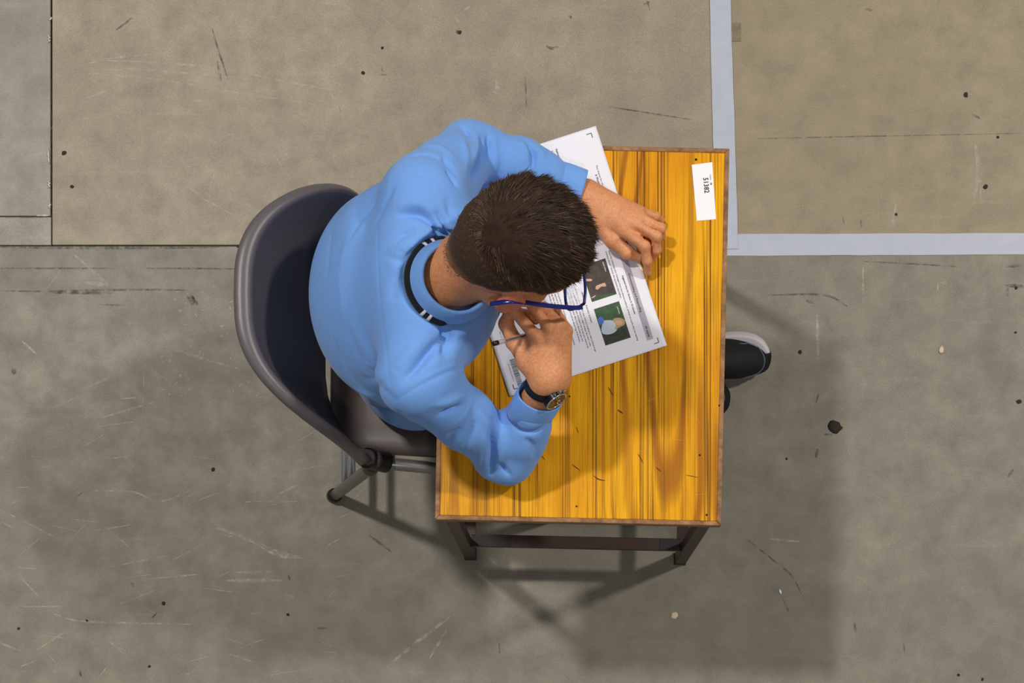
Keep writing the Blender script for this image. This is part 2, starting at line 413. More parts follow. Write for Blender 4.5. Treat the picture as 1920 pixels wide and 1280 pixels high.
lump('plastic_chip', 1463, 1109, .0026, .0062, .002, M_glass, 'tiny shiny clear chip lying on the grey floor', 'chip', .3)
for px, py, r in [(1811, 178, 5), (1848, 350, 5), (1871, 257, 3), (681, 137, 4), (862, 61, 4), (135, 350, 4), (1500, 660, 4), (1910, 753, 5), (307, 1131, 4), (400, 880, 4), (163, 1163, 2.5), (717, 90, 3), (280, 1249, 3), (1680, 402, 3), (1797, 1265, 3), (1842, 1273, 3), (1904, 623, 2.5), (35, 1178, 3), (540, 1152, 3), (446, 462, 3), (1905, 540, 3), (1475, 860, 2.5), (120, 287, 5)]:
    where = ('between the silver tape strips' if px > 1390 and py < 430 else 'on the sheet behind the shoe' if px > 1450 and py < 800 else 'on the bare floor past the large dirt lump' if px > 1450 else 'on the beige sheet' if py < 458 else 'on the grey sheet by the chair')
    size = 'round black' if r >= 4 else 'tiny dark'
    lump('grit_speck', px, py, r / 825, r / 825 * .85, .0012, M_grit, size + ' speck of grit ' + where, 'grit', px, size + ' grit ' + where)

# ---- floor tape
t = NT('silver_tape'); o_ = t.coord(); cr = t.noise(t.mapping(o_, scale=(1, 1, 1)), 26, 4, .6, .4)
t.set(Base_Color=t.mix(cr, srgb(168, 174, 190), srgb(186, 191, 205)), Roughness=.42, Specular_IOR_Level=.4); t.bump(cr, .25, .002); M_tape = t.m
def tape(poly, z, label, group):
    n = 26; (a, b, c, d) = [P(x, y, 0)[:2] for x, y in poly]        # a-b one long side, d-c the other
    V = []; rr = np.random.default_rng(len(label))
    for i in range(n + 1):
        s = i / n; p = a + (b - a) * s; q = d + (c - d) * s
        for k, wz in ((0, 0), (.34, .0002), (.40, .0), (1, 0)):
            m = p + (q - p) * k; j = rr.normal(0, .0003, 2); V.append((m[0] + j[0], m[1] + j[1], z + wz))
    F = [(4 * i + k, 4 * i + k + 1, 4 * i + k + 5, 4 * i + k + 4) for i in range(n) for k in range(3)]
    o = mesh_obj('floor_tape', V, F, M_tape, None, False)
    o.modifiers.new('thick', 'SOLIDIFY').thickness = .0006
    return tag(o, label, 'tape', group)
tape([(1323, -300), (1342, 468), (1384, 467), (1360, -300)], .0026, 'silver grey tape strip running past the corner of the yellow desk', 'floor tape')
tape([(1362, 439), (2300, 436), (2300, 475), (1362, 480)], .0013, 'silver grey tape strip crossing the floor away from the desk', 'floor tape')
v, f = box_geo(P(1380, 60, .0009), .022, .042, .0008)
t = NT('brown_tape_scrap'); t.set(Base_Color=t.ramp(t.noise(t.coord(), 60, 3), [(.3, srgb(112, 99, 76)), (.7, srgb(134, 120, 94))]), Roughness=.5)
tag(mesh_obj('tape_scrap', v, f, t.m, None, False), 'small square of brown tape stuck beside the silver tape', 'tape')
# glue beads in the seam of the sheets
M_glue = simple('glue', srgb(196, 192, 184), .15)
for k, (px, py, L) in enumerate([(92, 72, 14), (91, 292, 30), (92, 345, 14), (80, 404, 26), (93, 385, 10), (95, 35, 6)]):
    c = P(px, py, .0); horiz = py == 404
    q = [c + (np.array([s, 0, 0]) if horiz else np.array([.002 * math.sin(9 * s * 100), s, 0])) for s in np.linspace(-L / 1650, L / 1650, 6)]
    v, f = tube_geo(np.array(q), [.0007, .0022, .0014, .0026, .0018, .0006], 8)
    o = mesh_obj('glue_bead', v, f, M_glue, floor)

# ================================================================== DESK
DZ = .72; DW, DL, DR = .518, .682, math.radians(-1.25)
dc = P(1091.5, 626, DZ); Rd = np.array([[math.cos(DR), -math.sin(DR), 0], [math.sin(DR), math.cos(DR), 0], [0, 0, 1]])
desk = empty('desk', (dc[0], dc[1], 0), 'small school desk with yellow wood top and dark metal legs', 'desk')
def D(x, y, z): return np.array([dc[0], dc[1], 0]) + Rd @ np.array([x, y, z])
t = NT('yellow_wood'); o_ = t.coord('Object')
o_ = t.mapping(o_, loc=(-dc[0], -dc[1], 0), rot=(0, 0, 0))
warp = t.noise(t.mapping(o_, scale=(5, 1.6, 1)), 1.0, 3, .5)
field = t.noise(t.mapping(o_, scale=(8, .9, 1), loc=(3.3, 1.2, 0)), 1.0, 1.2, .4)
band = t.math('SINE', t.math('MULTIPLY', field, 75.0))
fine = t.noise(t.mapping(o_, scale=(330, 1.3, 1)), 1.0, 4, .65, .3)
mid = t.noise(t.mapping(o_, scale=(38, .5, 1), loc=(7.7, 0, 0)), 1.0, 3, .6, .4)
fibre = t.noise(t.mapping(o_, scale=(520, 14, 1)), 1.0, 3, .6)
blot = t.noise(t.mapping(o_, scale=(5, 3, 1), loc=(1.1, 4.4, 0)), 1.0, 4, .6)
strk = t.math('MULTIPLY', t.ramp(mid, [(.42, (0, 0, 0)), (.56, (1, 1, 1))]), t.ramp(fine, [(.48, (0, 0, 0)), (.60, (1, 1, 1))]))
bnd = t.math('MULTIPLY', t.ramp(band, [(.30, (0, 0, 0)), (.95, (1, 1, 1))]), t.math('MULTIPLY', t.ramp(warp, [(.38, (0, 0, 0)), (.52, (1, 1, 1))]), .80))
col = t.mix(t.ramp(blot, [(.32, (0, 0, 0)), (.7, (1, 1, 1))]), srgb(216, 142, 2), srgb(250, 186, 4))
col = t.mix(bnd, col, srgb(150, 84, 8))
col = t.mix(t.math('MULTIPLY', strk, .9), col, srgb(86, 48, 12))
col = t.mix(t.math('MULTIPLY', t.ramp(fibre, [(.40, (0, 0, 0)), (.75, (1, 1, 1))]), .45), col, srgb(160, 92, 8))
scr = t.noise(t.mapping(o_, scale=(60, 5, 1), rot=(0, 0, .7)), 1.0, 4, .7)
col = t.mix(t.ramp(scr, [(.70, (0, 0, 0)), (.80, (.35, .35, .35))]), col, srgb(250, 196, 80))
t.set(Base_Color=col, Roughness=t.math('MULTIPLY_ADD', blot, .12, .30), Specular_IOR_Level=.28)
t.bump(fine, .04, .0006); M_wood = t.m
t = NT('edge_wood'); o_ = t.coord()
g1 = t.noise(t.mapping(o_, scale=(40, 40, 160)), 1.0, 4, .65)
M_edge = t.set(Base_Color=t.ramp(g1, [(.3, srgb(92, 62, 36)), (.5, srgb(140, 98, 58)), (.72, srgb(172, 128, 82))]), Roughness=.6)
M_leg = simple('brown_steel', srgb(62, 42, 38), .45, .3, var=.25, scale=35, bump=.1)
M_chip = simple('worn_black_paint', srgb(26, 24, 25), .6, var=.4, scale=150)
ew = .0085
v, f = box_geo((0, 0, 0), DW - 2 * ew, DL - 2 * ew, .022); v = [D(*q) + [0, 0, DZ - .011] for q in v]
bevel(mesh_obj('tabletop', v, f, M_wood, desk, False), .0008, 1)
for (sx, sy, lx, ly) in ((1, 0, ew, DL), (-1, 0, ew, DL), (0, 1, DW, ew), (0, -1, DW, ew)):
    # mitred strip with slightly rounded outer corner
    hw, hl = DW / 2, DL / 2
    if sx: poly = [(sx * hw, -hl + .003), (sx * (hw - .003), -hl) if 0 else (sx * hw, -hl), (sx * (hw - ew), -hl + ew), (sx * (hw - ew), hl - ew), (sx * hw, hl)][1:]
    else: poly = [(-hw, sy * hl), (-hw + ew, sy * (hl - ew)), (hw - ew, sy * (hl - ew)), (hw, sy * hl)]
    pv, pf = prism_geo(poly, DZ - .026, DZ + .0006)
    bevel(mesh_obj('edge_strip', [D(*q) for q in pv], pf, M_edge, desk, False), .0016, 2)
# legs: 25 mm square tube, set close to the corners, slightly splayed feet
ls = .025
legs = {}
for sx in (-1, 1):
    for sy in (-1, 1):
        tx, ty = sx * (DW / 2 - .022), sy * (DL / 2 - .026); bx, by = sx * (DW / 2 - .024), sy * (DL / 2 - .012)
        if (sx, sy) == (-1, -1): bx = -DW / 2 + .018
        vt = [(tx + a * ls / 2, ty + b * ls / 2, DZ - .027) for a, b in ((-1, -1), (1, -1), (1, 1), (-1, 1))]
        vb = [(bx + a * ls / 2, by + b * ls / 2, .006) for a, b in ((-1, -1), (1, -1), (1, 1), (-1, 1))]
        V = [D(*q) for q in vb + vt]; F = [(3, 2, 1, 0), (4, 5, 6, 7)] + [(i, (i + 1) % 4, 4 + (i + 1) % 4, 4 + i) for i in range(4)]
        lg = bevel(mesh_obj('leg', V, F, M_leg, desk, False), .002, 2)
        fv, ff = box_geo((bx, by, .004), .027, .027, .008); mesh_obj('foot_cap', [D(*q) for q in fv], ff, M_chip, lg, False)
        legs[sx, sy] = (np.array([tx, ty]), np.array([bx, by]))
def leg_xy(k, z): a, b = legs[k]; s = z / (DZ - .027); return b + (a - b) * s
def rail(k0, k1, z, wd=.030, ht=.004, lip=.018, off=0.0, name='rail'):
    a, b = leg_xy(k0, z), leg_xy(k1, z); d = nrm(np.append(b - a, 0)); n = np.array([-d[1], d[0], 0])
    A = np.append(a, z) + d * ls / 2; B = np.append(b, z) - d * ls / 2; L = np.linalg.norm(B - A)
    R = np.stack([d, n, [0, 0, 1]], 1)
    g1 = box_geo((A + B) / 2 + n * off, L, wd, ht, R); g2 = box_geo((A + B) / 2 + n * (off - wd / 2 + ht / 2) + np.array([0, 0, -lip / 2]), L, ht, lip, R)
    v, f = join(g1, g2); return bevel(mesh_obj(name, [D(*q) for q in v], f, M_leg, desk, False), .0008, 1), (A, B, n)
r1, (A, B, n) = rail((-1, -1), (1, -1), .185, .026, .004, .016, .008)
for (e, d0, L) in ((A, 1, .085), (B, -1, .045)):
    d = nrm(B - A); c = e + d * d0 * L / 2 + n * .008 + np.array([0, 0, .0026]); gv, gf = box_geo(c, L, .022, .0012, np.stack([d, n, [0, 0, 1]], 1))
    mesh_obj('worn_patch', [D(*q) for q in gv], gf, M_chip, r1, False)
rail((1, 1), (-1, 1), .185, .026, .004, .016, .008)
rail((-1, 1), (-1, -1), .185, .026, .004, .016, .008); rail((1, -1), (1, 1), .185, .026, .004, .016, .008)
rail((-1, 1), (-1, -1), .675, .02, .004, .014); rail((1, -1), (1, 1), .675, .02, .004, .014)
rail((-1, -1), (1, -1), .68, .02, .004, .014); rail((1, 1), (-1, 1), .68, .02, .004, .014)
M_hole = simple('dark_hole', srgb(32, 16, 8), .9)
for px, py, r in ((1305, 299, 2.4), (1312, 853, 2.0), (1325, 965, 2.0), (1081, 949, 1.8), (1068, 743, 1.8), (1349, 760, 2.2), (1346, 963, 1.5)):
    v, f = disc_geo(P(px, py, DZ + .0001), (0, 0, 1), r / 1037, .0004, 12); mesh_obj('nail_head', v, f, M_hole, desk, False)
# knife marks on the tabletop
M_knife = simple('knife_mark', srgb(88, 48, 10), .8)
def marks(name, lines, mat):
    V, F = [], []
    for pts, wd in lines:
        p = spline([P(a, b, DZ + .00025) for a, b in pts], 5) if len(pts) > 2 else np.linspace(P(*pts[0], DZ + .00025), P(*pts[1], DZ + .00025), 5)
        d = np.gradient(p, axis=0); d /= np.linalg.norm(d, axis=1)[:, None]; k = len(p); b = len(V)
        ww = wd / 1037 * .5 * np.sin(math.pi * np.linspace(.1, .9, k))
        for i in range(k):
            for sg in (-1, 1): V.append(p[i] + np.array([-d[i, 1], d[i, 0], 0]) * ww[i] * sg)
        F += [(b + 2 * i, b + 2 * i + 1, b + 2 * i + 3, b + 2 * i + 2) for i in range(k - 1)]
    o = mesh_obj(name, V, F, mat, desk, False); o['kind'] = 'stuff'
marks('knife_marks', [([(1112, 891), (1122, 898), (1135, 901)], 2.2), ([(1230, 876), (1240, 884)], 2.4), ([(1158, 768), (1168, 775)], 3), ([(1072, 870), (1088, 882)], 1.8), ([(1008, 845), (1022, 862)], 1.8), ([(1196, 850), (1206, 868)], 2), ([(1285, 890), (1310, 895)], 1.4), ([(1080, 800), (1085, 812)], 1.5), ([(1140, 725), (1150, 742)], 2)], M_knife)
t = NT('pale_scratch'); M_pale = t.set(Base_Color=srgb(246, 196, 90), Roughness=.5, Alpha=t.math('MULTIPLY', t.noise(t.coord(), 120, 3), .55))
marks('pale_scratches', [([(1185, 905), (1205, 960)], 1.3), ([(1195, 915), (1180, 955)], 1.2), ([(1190, 765), (1230, 745), (1255, 735)], 1.2), ([(1240, 820), (1300, 828)], 1.1), ([(1050, 905), (1120, 930)], 1.1), ([(1290, 770), (1320, 800)], 1.1), ([(1215, 880), (1225, 935)], 1.1), ([(1260, 930), (1330, 925)], 1), ([(1225, 620), (1255, 610)], 1), ([(1290, 500), (1310, 560)], 1), ([(1180, 850), (1215, 842)], 1.2), ([(870, 915), (890, 940)], 1.1), ([(1000, 930), (1030, 960)], 1.1)], M_pale)

# ---- desk number card
M_card = simple('white_card', srgb(240, 240, 244), .6, var=.02)
M_ink = simple('black_ink', srgb(24, 24, 28), .7)
M_grey_ink = simple('grey_ink', srgb(112, 112, 122), .7)
def text_geo(s, size, bold=False, align='LEFT'):
    c = bpy.data.curves.new('t', 'FONT'); c.body = s; c.size = size; c.align_x = align; c.resolution_u = 2
    c.offset = size * (.020 if bold else .007)
    o = bpy.data.objects.new('t', c); COL.objects.link(o)
    dg = bpy.context.evaluated_depsgraph_get(); me = o.evaluated_get(dg).to_mesh()
    V = [tuple(x.co) for x in me.vertices]; F = [tuple(p.vertices) for p in me.polygons]
    o.evaluated_get(dg).to_mesh_clear(); bpy.data.objects.remove(o); bpy.data.curves.remove(c)
    return V, F
cq = [P(x, y, DZ + .0004) for x, y in ((1297, 309), (1306.5, 414), (1342.5, 411), (1335.5, 304))]
card = empty('desk_number_card', P(1320, 360, DZ), 'white paper card printed 51382 stuck on the yellow desk top', 'card')
mesh_obj('paper', cq + [q + np.array([0, 0, .0004]) for q in cq], [(3, 2, 1, 0), (4, 5, 6, 7)] + [(i, (i + 1) % 4, 4 + (i + 1) % 4, 4 + i) for i in range(4)], M_card, card, False)
def put_text(name, s, size, p0, base, mat, parent, bold=False, sx=1.0, z=DZ + .0011):
    """text starting at p0 running along the world direction base"""
    v, f = text_geo(s, size, bold); b = nrm(base)[:2]; u = np.array([-b[1], b[0]])
    V = [(p0[0] + b[0] * x * sx + u[0] * y, p0[1] + b[1] * x * sx + u[1] * y, z) for x, y, _ in v]
    return mesh_obj(name, V, f, mat, parent, False)
cb = P(1306.5, 414, DZ) - P(1297, 309, DZ)
put_text('printed_number', '51382', .0125, P(1318.5, 333.5, DZ), cb, M_ink, card, True, .90)
put_text('printed_line', 'Centre', .0042, P(1330.2, 327, DZ), cb, M_grey_ink, card, False, .85)
put_text('printed_line', 'SM', .0042, P(1331.6, 342.5, DZ), cb, M_ink, card, True, .85)

# ================================================================== EXAM BOOKLET
bo = P(1117, 237, DZ); bu = nrm([.308, -.951, 0]); bv = nrm([-.951, -.308, 0])      # reader's top left corner, along the lines, down the page
PW, PH = .2085, .2985
M_paper = simple('white_paper', srgb(232, 231, 240), .75, var=.015, scale=8)
M_bar = simple('grey_print', srgb(176, 170, 184), .75, var=.03)
def page_z(u, v):
    z = .0032 + .0035 * math.exp(-((u - PW) / .022) ** 2)
    z += .011 * math.exp(-((u - .235) / .022) ** 2 - ((v - .0) / .020) ** 2)
    return z
def B_(u, v, dz=0.0): return bo + bu * u + bv * v + np.array([0, 0, page_z(u, v) + dz])
def UV(px, py): r = P(px, py, DZ) - bo; return float(r @ bu), float(r @ bv)
book = empty('exam_booklet', bo + bu * PW + bv * PH / 2, 'open printed exam booklet lying on the yellow desk under both hands', 'booklet')
def page(name, u0, u1, v0, v1, dz, mat, th=.0):
    nu, nv = 40, 44
    V = [B_(u0 + (u1 - u0) * i / nu, v0 + (v1 - v0) * j / nv, dz) for i in range(nu + 1) for j in range(nv + 1)]
    F = [(i * (nv + 1) + j, (i + 1) * (nv + 1) + j, (i + 1) * (nv + 1) + j + 1, i * (nv + 1) + j + 1) for i in range(nu) for j in range(nv)]
    F = [q[::-1] for q in F]
    o = mesh_obj(name, V, F, mat, book)
    if th: m = o.modifiers.new('thick', 'SOLIDIFY'); m.thickness = th; m.offset = -1
    return o
left_page = page('left_page', 0, PW, 0, PH, 0, M_paper, .0002)
right_page = page('right_page', PW, 2 * PW, 0, PH, 0, M_paper, .0002)
page('page_stack', .001, 2 * PW - .0012, .0012, PH - .0006, -.0007, M_paper, .0016)
def ptext(s, u0, u1, v, size, bold=False, mat=None, parent=None, name='printed_line'):
    g, f = text_geo(s, size, bold); xs_ = [q[0] for q in g]; w_ = max(xs_) - min(xs_); k = 1.0 if u1 is None else (u1 - u0) / w_
    V = [B_(u0 + (x - min(xs_)) * k, v - y, .00035) for x, y, _ in g]
    return mesh_obj(name, V, f, mat or M_ink, parent or right_page, False)
def prect(u0, u1, v0, v1, mat, parent, name, dz=.0002, n=10):
    V = [B_(u0 + (u1 - u0) * i / n, v0 + (v1 - v0) * j / n, dz) for i in range(n + 1) for j in range(n + 1)]
    F = [(i * (n + 1) + j, i * (n + 1) + j + 1, (i + 1) * (n + 1) + j + 1, (i + 1) * (n + 1) + j) for i in range(n) for j in range(n)]
    return mesh_obj(name, V, F, mat, parent, False)
# right page
prect(.2215, .3975, .0193, .0310, M_bar, right_page, 'header_bar')
ptext('Communicating and Responding', .272, .345, .0272, .0052, True)
ptext('43 marks', .3715, .3925, .0272, .0052, True)
ptext('Suggested time for Section A: 30 minutes', .272, .345, .0385, .0042, True)
ptext('Read the following two messages from two famous authors, written to pupils who are leaving', .2225, .392, .0482, .0040)
ptext('primary school.  Answer the questions that follow.', .2225, .310, .0537, .0040)
def photo_mat(name, a, b, sc):
    t = NT(name); n = t.noise(t.coord(), sc, 5, .7)
    t.set(Base_Color=t.ramp(n, [(.32, a), (.7, b)]), Roughness=.5); return t.m
M_ph1 = photo_mat('photo_dark', srgb(30, 26, 26), srgb(74, 60, 52), 90)
M_ph2 = photo_mat('photo_green', srgb(28, 58, 34), srgb(52, 92, 48), 120)
M_ph3 = photo_mat('photo_shade', srgb(26, 30, 26), srgb(58, 62, 50), 120)
M_phs = simple('photo_skin', srgb(205, 160, 135), .5); M_phw = simple('photo_white', srgb(190, 200, 214), .5, var=.1, scale=200)
M_phb = simple('photo_blue', srgb(70, 110, 205), .5, var=.2, scale=300); M_phh = simple('photo_hair', srgb(176, 150, 108), .5, var=.2, scale=300); M_phc = simple('photo_caption', srgb(225, 225, 220), .5)
p1 = prect(.2330, .3005, .0576, .1045, M_ph1, right_page, 'printed_photograph', .00025)
p2 = prect(.3140, .3830, .0576, .1055, M_ph2, right_page, 'printed_photograph', .00025)
def blob(uvs, mat, parent, dz, name='printed_shape'):
    pts = spline([np.array([*q, 0]) for q in uvs + uvs[:1]], 5)[:-1]
    r0, r1 = (.2330, .3005) if pts[:, 0].mean() < .307 else (.3140, .3830)
    pts[:, 0] = np.clip(pts[:, 0], r0, r1); pts[:, 1] = np.clip(pts[:, 1], .0576, .1045)
    c = pts.mean(0); V = [B_(q[0], q[1], dz) for q in pts] + [B_(c[0], c[1], dz)]; n = len(pts)
    return mesh_obj(name, V, [((i + 1) % n, i, n) for i in range(n)], mat, parent, False)
def pv(cx, cy, off=(1040, 500), sc=6.4): return UV(off[0] + cx / sc, off[1] + cy / sc)
# second photograph: seated figure with a pale hat, seen sideways as printed
blob([pv(*q) for q in ((520, 830), (700, 800), (780, 740), (850, 700), (900, 855), (760, 910), (612, 945), (590, 900))], M_ph3, right_page, .00030)
blob([pv(*q) for q in ((580, 650), (690, 650), (740, 720), (740, 770), (680, 810), (590, 815), (560, 760))], M_phw, right_page, .00036)
blob([pv(*q) for q in ((515, 640), (545, 605), (588, 630), (585, 680), (545, 705), (520, 690))], M_phb, right_page, .00040)
blob([pv(*q) for q in ((690, 650), (720, 622), (790, 620), (840, 650), (835, 700), (790, 725), (720, 755), (735, 700))], M_phh, right_page, .00040)
blob([pv(*q) for q in ((735, 655), (790, 645), (815, 670), (800, 700), (750, 705), (722, 680))], M_phs, right_page, .00044)
ptext('Judi Curtin', .3225, .3360, .0645, .0032, True, M_phc)
# first photograph: dark with pale hand and arm
blob([pv(*q) for q in ((488, 270), (500, 235), (560, 210), (600, 200), (615, 240), (560, 245), (515, 280))], M_phs, right_page, .00034)
blob([pv(*q) for q in ((360, 155), (440, 152), (440, 178), (370, 175))], M_phs, right_page, .00034)
blob([pv(*q) for q in ((440, 375), (485, 348), (490, 360), (450, 385))], M_phs, right_page, .00034)
blob([pv(*q) for q in ((500, 350), (600, 330), (700, 320), (735, 335), (600, 375), (460, 412))], M_ph2, right_page, .00032)
ptext('Deirdre Sullivan', .2380, .2560, .0645, .0032, True, M_phc)
ptext('Message 1.', .2790, .3000, .1175, .0043, True); ptext('Deirdre Sullivan', .3025, .3360, .1175, .0043)
body = ['Starting secondary school is exciting, but also a little bit scary. And you\'re going to need a friend to get',
 'you through. My message to you is, be your own friend. I didn\'t always like who I was.',
 'When I was younger I wasn\'t always on my own side. And that\'s not to say you need to be',
 'perfect. People are wonderful. We need each other. But if you find that you are',
 'being kind to all your friends, remember you are just as deserving of kindness.', '',
 'It is a time of waiting, and wondering, and working out new things, but if there',
 'is one thing that I have learned it is that you are made of stars, or',
 'at least of the same things that stars are made of. You don\'t have',
 'to be the person that anybody else wants you to be, not really.', '',
 'Write down the small things that make you happy and keep them safe.',
 'Read the books you love again, and be gentle with the new ones.', '',
 'Take the time you need. Talk to the people who mind you. Ask for help',
 'when you want it and offer it when you can. You will be grand.']
for i, s in enumerate(body):
    if s: ptext(s, .2225, min(.2225 + len(s) * .00178, .3880), .1268 + i * .0054, .0039)
ptext('Page 2 of 16', .300, .316, .2800, .0030, False, M_grey_ink); ptext('2', .3055, None, .2725, .0034)
for (u, v, a, b) in ((.010, .012, 1, 1), (2 * PW - .010, .012, -1, 1), (2 * PW - .010, PH - .012, -1, -1), (.010, PH - .012, 1, -1), (PW - .008, .012, -1, 1), (PW + .009, .012, 1, 1)):
    pr = left_page if u < PW else right_page
    prect(min(u, u + a * .009), max(u, u + a * .009), v - .0006, v + .0006, M_ink, pr, 'corner_mark', .0003, 1)
    prect(u - .0006, u + .0006, min(v, v + b * .009), max(v, v + b * .009), M_ink, pr, 'corner_mark', .0003, 1)
r_ = np.random.default_rng(3); u = .3545; bars = []
while u < .4035:
    wd = r_.choice([.0004, .0007, .0011]); bars.append((u, u + wd)); u += wd + r_.choice([.0004, .0006, .0010])
V, F = [], []
for a, b in bars:
    k = len(V); V += [B_(a, .2690, .0003), B_(a, .2785, .0003), B_(b, .2785, .0003), B_(b, .2690, .0003)]; F.append((k, k + 1, k + 2, k + 3))
mesh_obj('barcode', V, F, M_ink, right_page, False)
ptext('2019S002A1EL0216', .3600, .3930, .2835, .0028, False, M_grey_ink)
# left page
ptext('The theme for this examination is:', .0680, .1420, .0222, .0040, False, None, left_page)
ptext('A World of Wonder', .0835, .1265, .0285, .0056, True, None, left_page)
ptext('Instructions', .0180, .0445, .0822, .0052, True, None, left_page)
for i, s in enumerate(['There are three sections in this examination paper.', 'Answer all questions.', '', 'Section A   Communicating and Responding', 'Section B   Reading and Appreciating', 'Section C   Engaging with Texts', '', 'Write your answers in the spaces provided.']):
    if s: ptext(s, .0180, .0180 + len(s) * .00185, .0910 + i * .0075, .0042, False, None, left_page)
for i in range(6): ptext('This examination paper must be handed up at the end of the examination.', .0180, .15, .1700 + i * .017, .0042, False, None, left_page)

# ================================================================== CHAIR
M_plast = simple('grey_plastic', srgb(92, 86, 90), .38, 0, .5, var=.04, scale=90, bump=.12, bscale=900)
M_tube = simple('grey_steel', srgb(128, 126, 122), .32, .55, var=.08)
M_blk = simple('black_plastic', srgb(16, 16, 18), .4)
YC, XB = .735, -.556
chair = empty('chair', (-.25, YC, 0), 'grey plastic shell chair with steel tube legs behind the desk', 'chair')
hwid, ztop, zbot = .236, .815, .475
def back_pt(th, r, ex=0.0, bk=0.0):
    n = 3.6; c, s = math.cos(th), math.sin(th)
    t_ = r * math.copysign(abs(c) ** (2 / n), c); v_ = r * abs(s) ** (2 / n)
    nn = np.array([math.copysign(abs(c) ** 1.2, c), abs(s) ** 1.2]); nn = nn / np.linalg.norm(nn)
    z = zbot + (ztop - zbot) * v_ + ex * nn[1]; y = YC + hwid * t_ + ex * nn[0]
    x = XB + .165 * abs(t_) ** 2.8 + .075 * (1 - v_) ** 1.4 * (1 - .92 * min(1, abs(t_)) ** 2) - bk
    return (x, y, z)
rings = [(r, 0, 0) for r in (0.02, .15, .3, .45, .6, .72, .82, .9, .95, .985)] + [(1, .001, .000), (1, .006, .003), (1, .010, .009), (1, .012, .017), (1, .0115, .025), (1, .008, .031), (1, .003, .032)]
nt = 72; V = []
for (r, ex, bk) in rings:
    for i in range(nt + 1): V.append(back_pt(math.pi * i / nt, r, ex, bk))
F = [(k * (nt + 1) + i, (k + 1) * (nt + 1) + i, (k + 1) * (nt + 1) + i + 1, k * (nt + 1) + i + 1) for k in range(len(rings) - 1) for i in range(nt)]
o = mesh_obj('backrest', V, F, M_plast, chair); m = o.modifiers.new('thick', 'SOLIDIFY'); m.thickness = .004; m.offset = -1
backrest = o
# seat: dished shell with a rolled front
V, F = [], []; nx, ny = 26, 26
for i in range(nx + 1):
    for j in range(ny + 1):
        a = i / nx; t_ = j / ny * 2 - 1; x = -.47 + .44 * a; hw = .212 + .028 * a
        edge = 1 - (abs(2 * a - 1) ** 8) * .10
        y = YC + hw * t_ * edge
        z = .452 - .014 * (1 - t_ * t_) * (1 - .6 * a) + .010 * abs(t_) ** 4 - .03 * max(0, (a - .85) / .15) ** 2 + .03 * max(0, (.15 - a) / .15) ** 2 - .014 * max(0, abs(t_) - .9) / .1
        V.append((x, y, z))
F = [(i * (ny + 1) + j, (i + 1) * (ny + 1) + j, (i + 1) * (ny + 1) + j + 1, i * (ny + 1) + j + 1) for i in range(nx) for j in range(ny)]
M_seat = simple('brown_grey_plastic', srgb(84, 74, 70), .42, var=.05, bump=.1, bscale=900)
o = mesh_obj('seat', V, F, M_seat, chair); m = o.modifiers.new('thick', 'SOLIDIFY'); m.thickness = .006; m.offset = -1
rt = .0125
for sgn in (-1, 1):
    yj = YC + sgn * .232
    # sleeve at the lower end of the backrest, clip, side rail and legs
    e0 = np.array(back_pt(0 if sgn > 0 else math.pi, 1.0, .004, .004)); 
    q = spline([(-.425, yj - sgn * .006, .535), (-.410, yj - sgn * .002, .515), (-.383, yj + sgn * .002, .478)], 6)
    v, f = tube_geo(q, np.linspace(.006, .0185, len(q)), 16); mesh_obj('sleeve', v, f, M_plast, backrest)
    q = spline([(-.398, yj + sgn * .001, .495), (-.384, yj + sgn * .002, .470), (-.366, yj + sgn * .003, .450)], 5)
    v, f = tube_geo(q, .0205, 16); mesh_obj('clip', v, f, M_blk, chair)
    q = spline([(-.392, yj + sgn * .002, .475), (-.375, yj + sgn * .003, .448), (-.33, yj + sgn * .006, .438), (-.20, yj + sgn * .018, .434), (-.07, yj + sgn * .030, .430), (-.045, yj + sgn * .033, .415)], 8)
    v, f = tube_geo(q, rt, 16); mesh_obj('seat_rail', v, f, M_tube, chair)
    q = np.array([(-.385, yj + sgn * .002, .455), (-.40, yj + sgn * .003, .40), (-.535, yj + sgn * .006, .012)])
    v, f = tube_geo(spline(q, 6), rt, 16); lg = mesh_obj('leg', v, f, M_tube, chair)
    d = nrm(q[2] - q[1]); v, f = tube_geo([q[2] - d * .012, q[2] - d * .004, q[2] + d * .010], [.0155, .0165, .0165], 16); mesh_obj('foot_cap', v, f, M_blk, lg)
    v, f = tube_geo([(-.388, yj + sgn * .001, .452), (-.405, yj + sgn * .004, .39)], .0165, 14); mesh_obj('clip', v, f, M_blk, chair)
    q = np.array([(-.06, yj + sgn * .031, .425), (-.045, yj + sgn * .034, .38), (-.02, yj + sgn * .045, .012)])
    v, f = tube_geo(spline(q, 6), rt, 16); lg = mesh_obj('leg', v, f, M_tube, chair)
    d = nrm(q[2] - q[1]); v, f = tube_geo([q[2] - d * .012, q[2] - d * .004, q[2] + d * .010], [.0155, .0165, .0165], 16); mesh_obj('foot_cap', v, f, M_blk, lg)
M_chrome = simple('bright_steel', srgb(190, 194, 200), .22, .85, var=.05)
for x, z, mt in ((-.492, .135, M_chrome), (-.471, .195, M_chrome), (-.36, .425, M_tube), (-.20, .424, M_tube)):
    v, f = tube_geo([(x, YC - .226, z), (x, YC + .226, z)], .009, 12); mesh_obj('crossbar', v, f, mt, chair)

# ================================================================== PERSON
person = empty('person', (-.29, .74, 0), 'person in light blue shirt, bent over the desk with chin on one hand', 'person')
S_L, E_L, W_L = P(796, 374, .985), P(880, 286, .790), P(1097, 370, .762)
S_R, E_R, W_R = P(785, 716, .975), P(950, 850, .772), P(1031, 708, .950)
NB, = (P(822, 524, 1.015),)                      # base of the neck
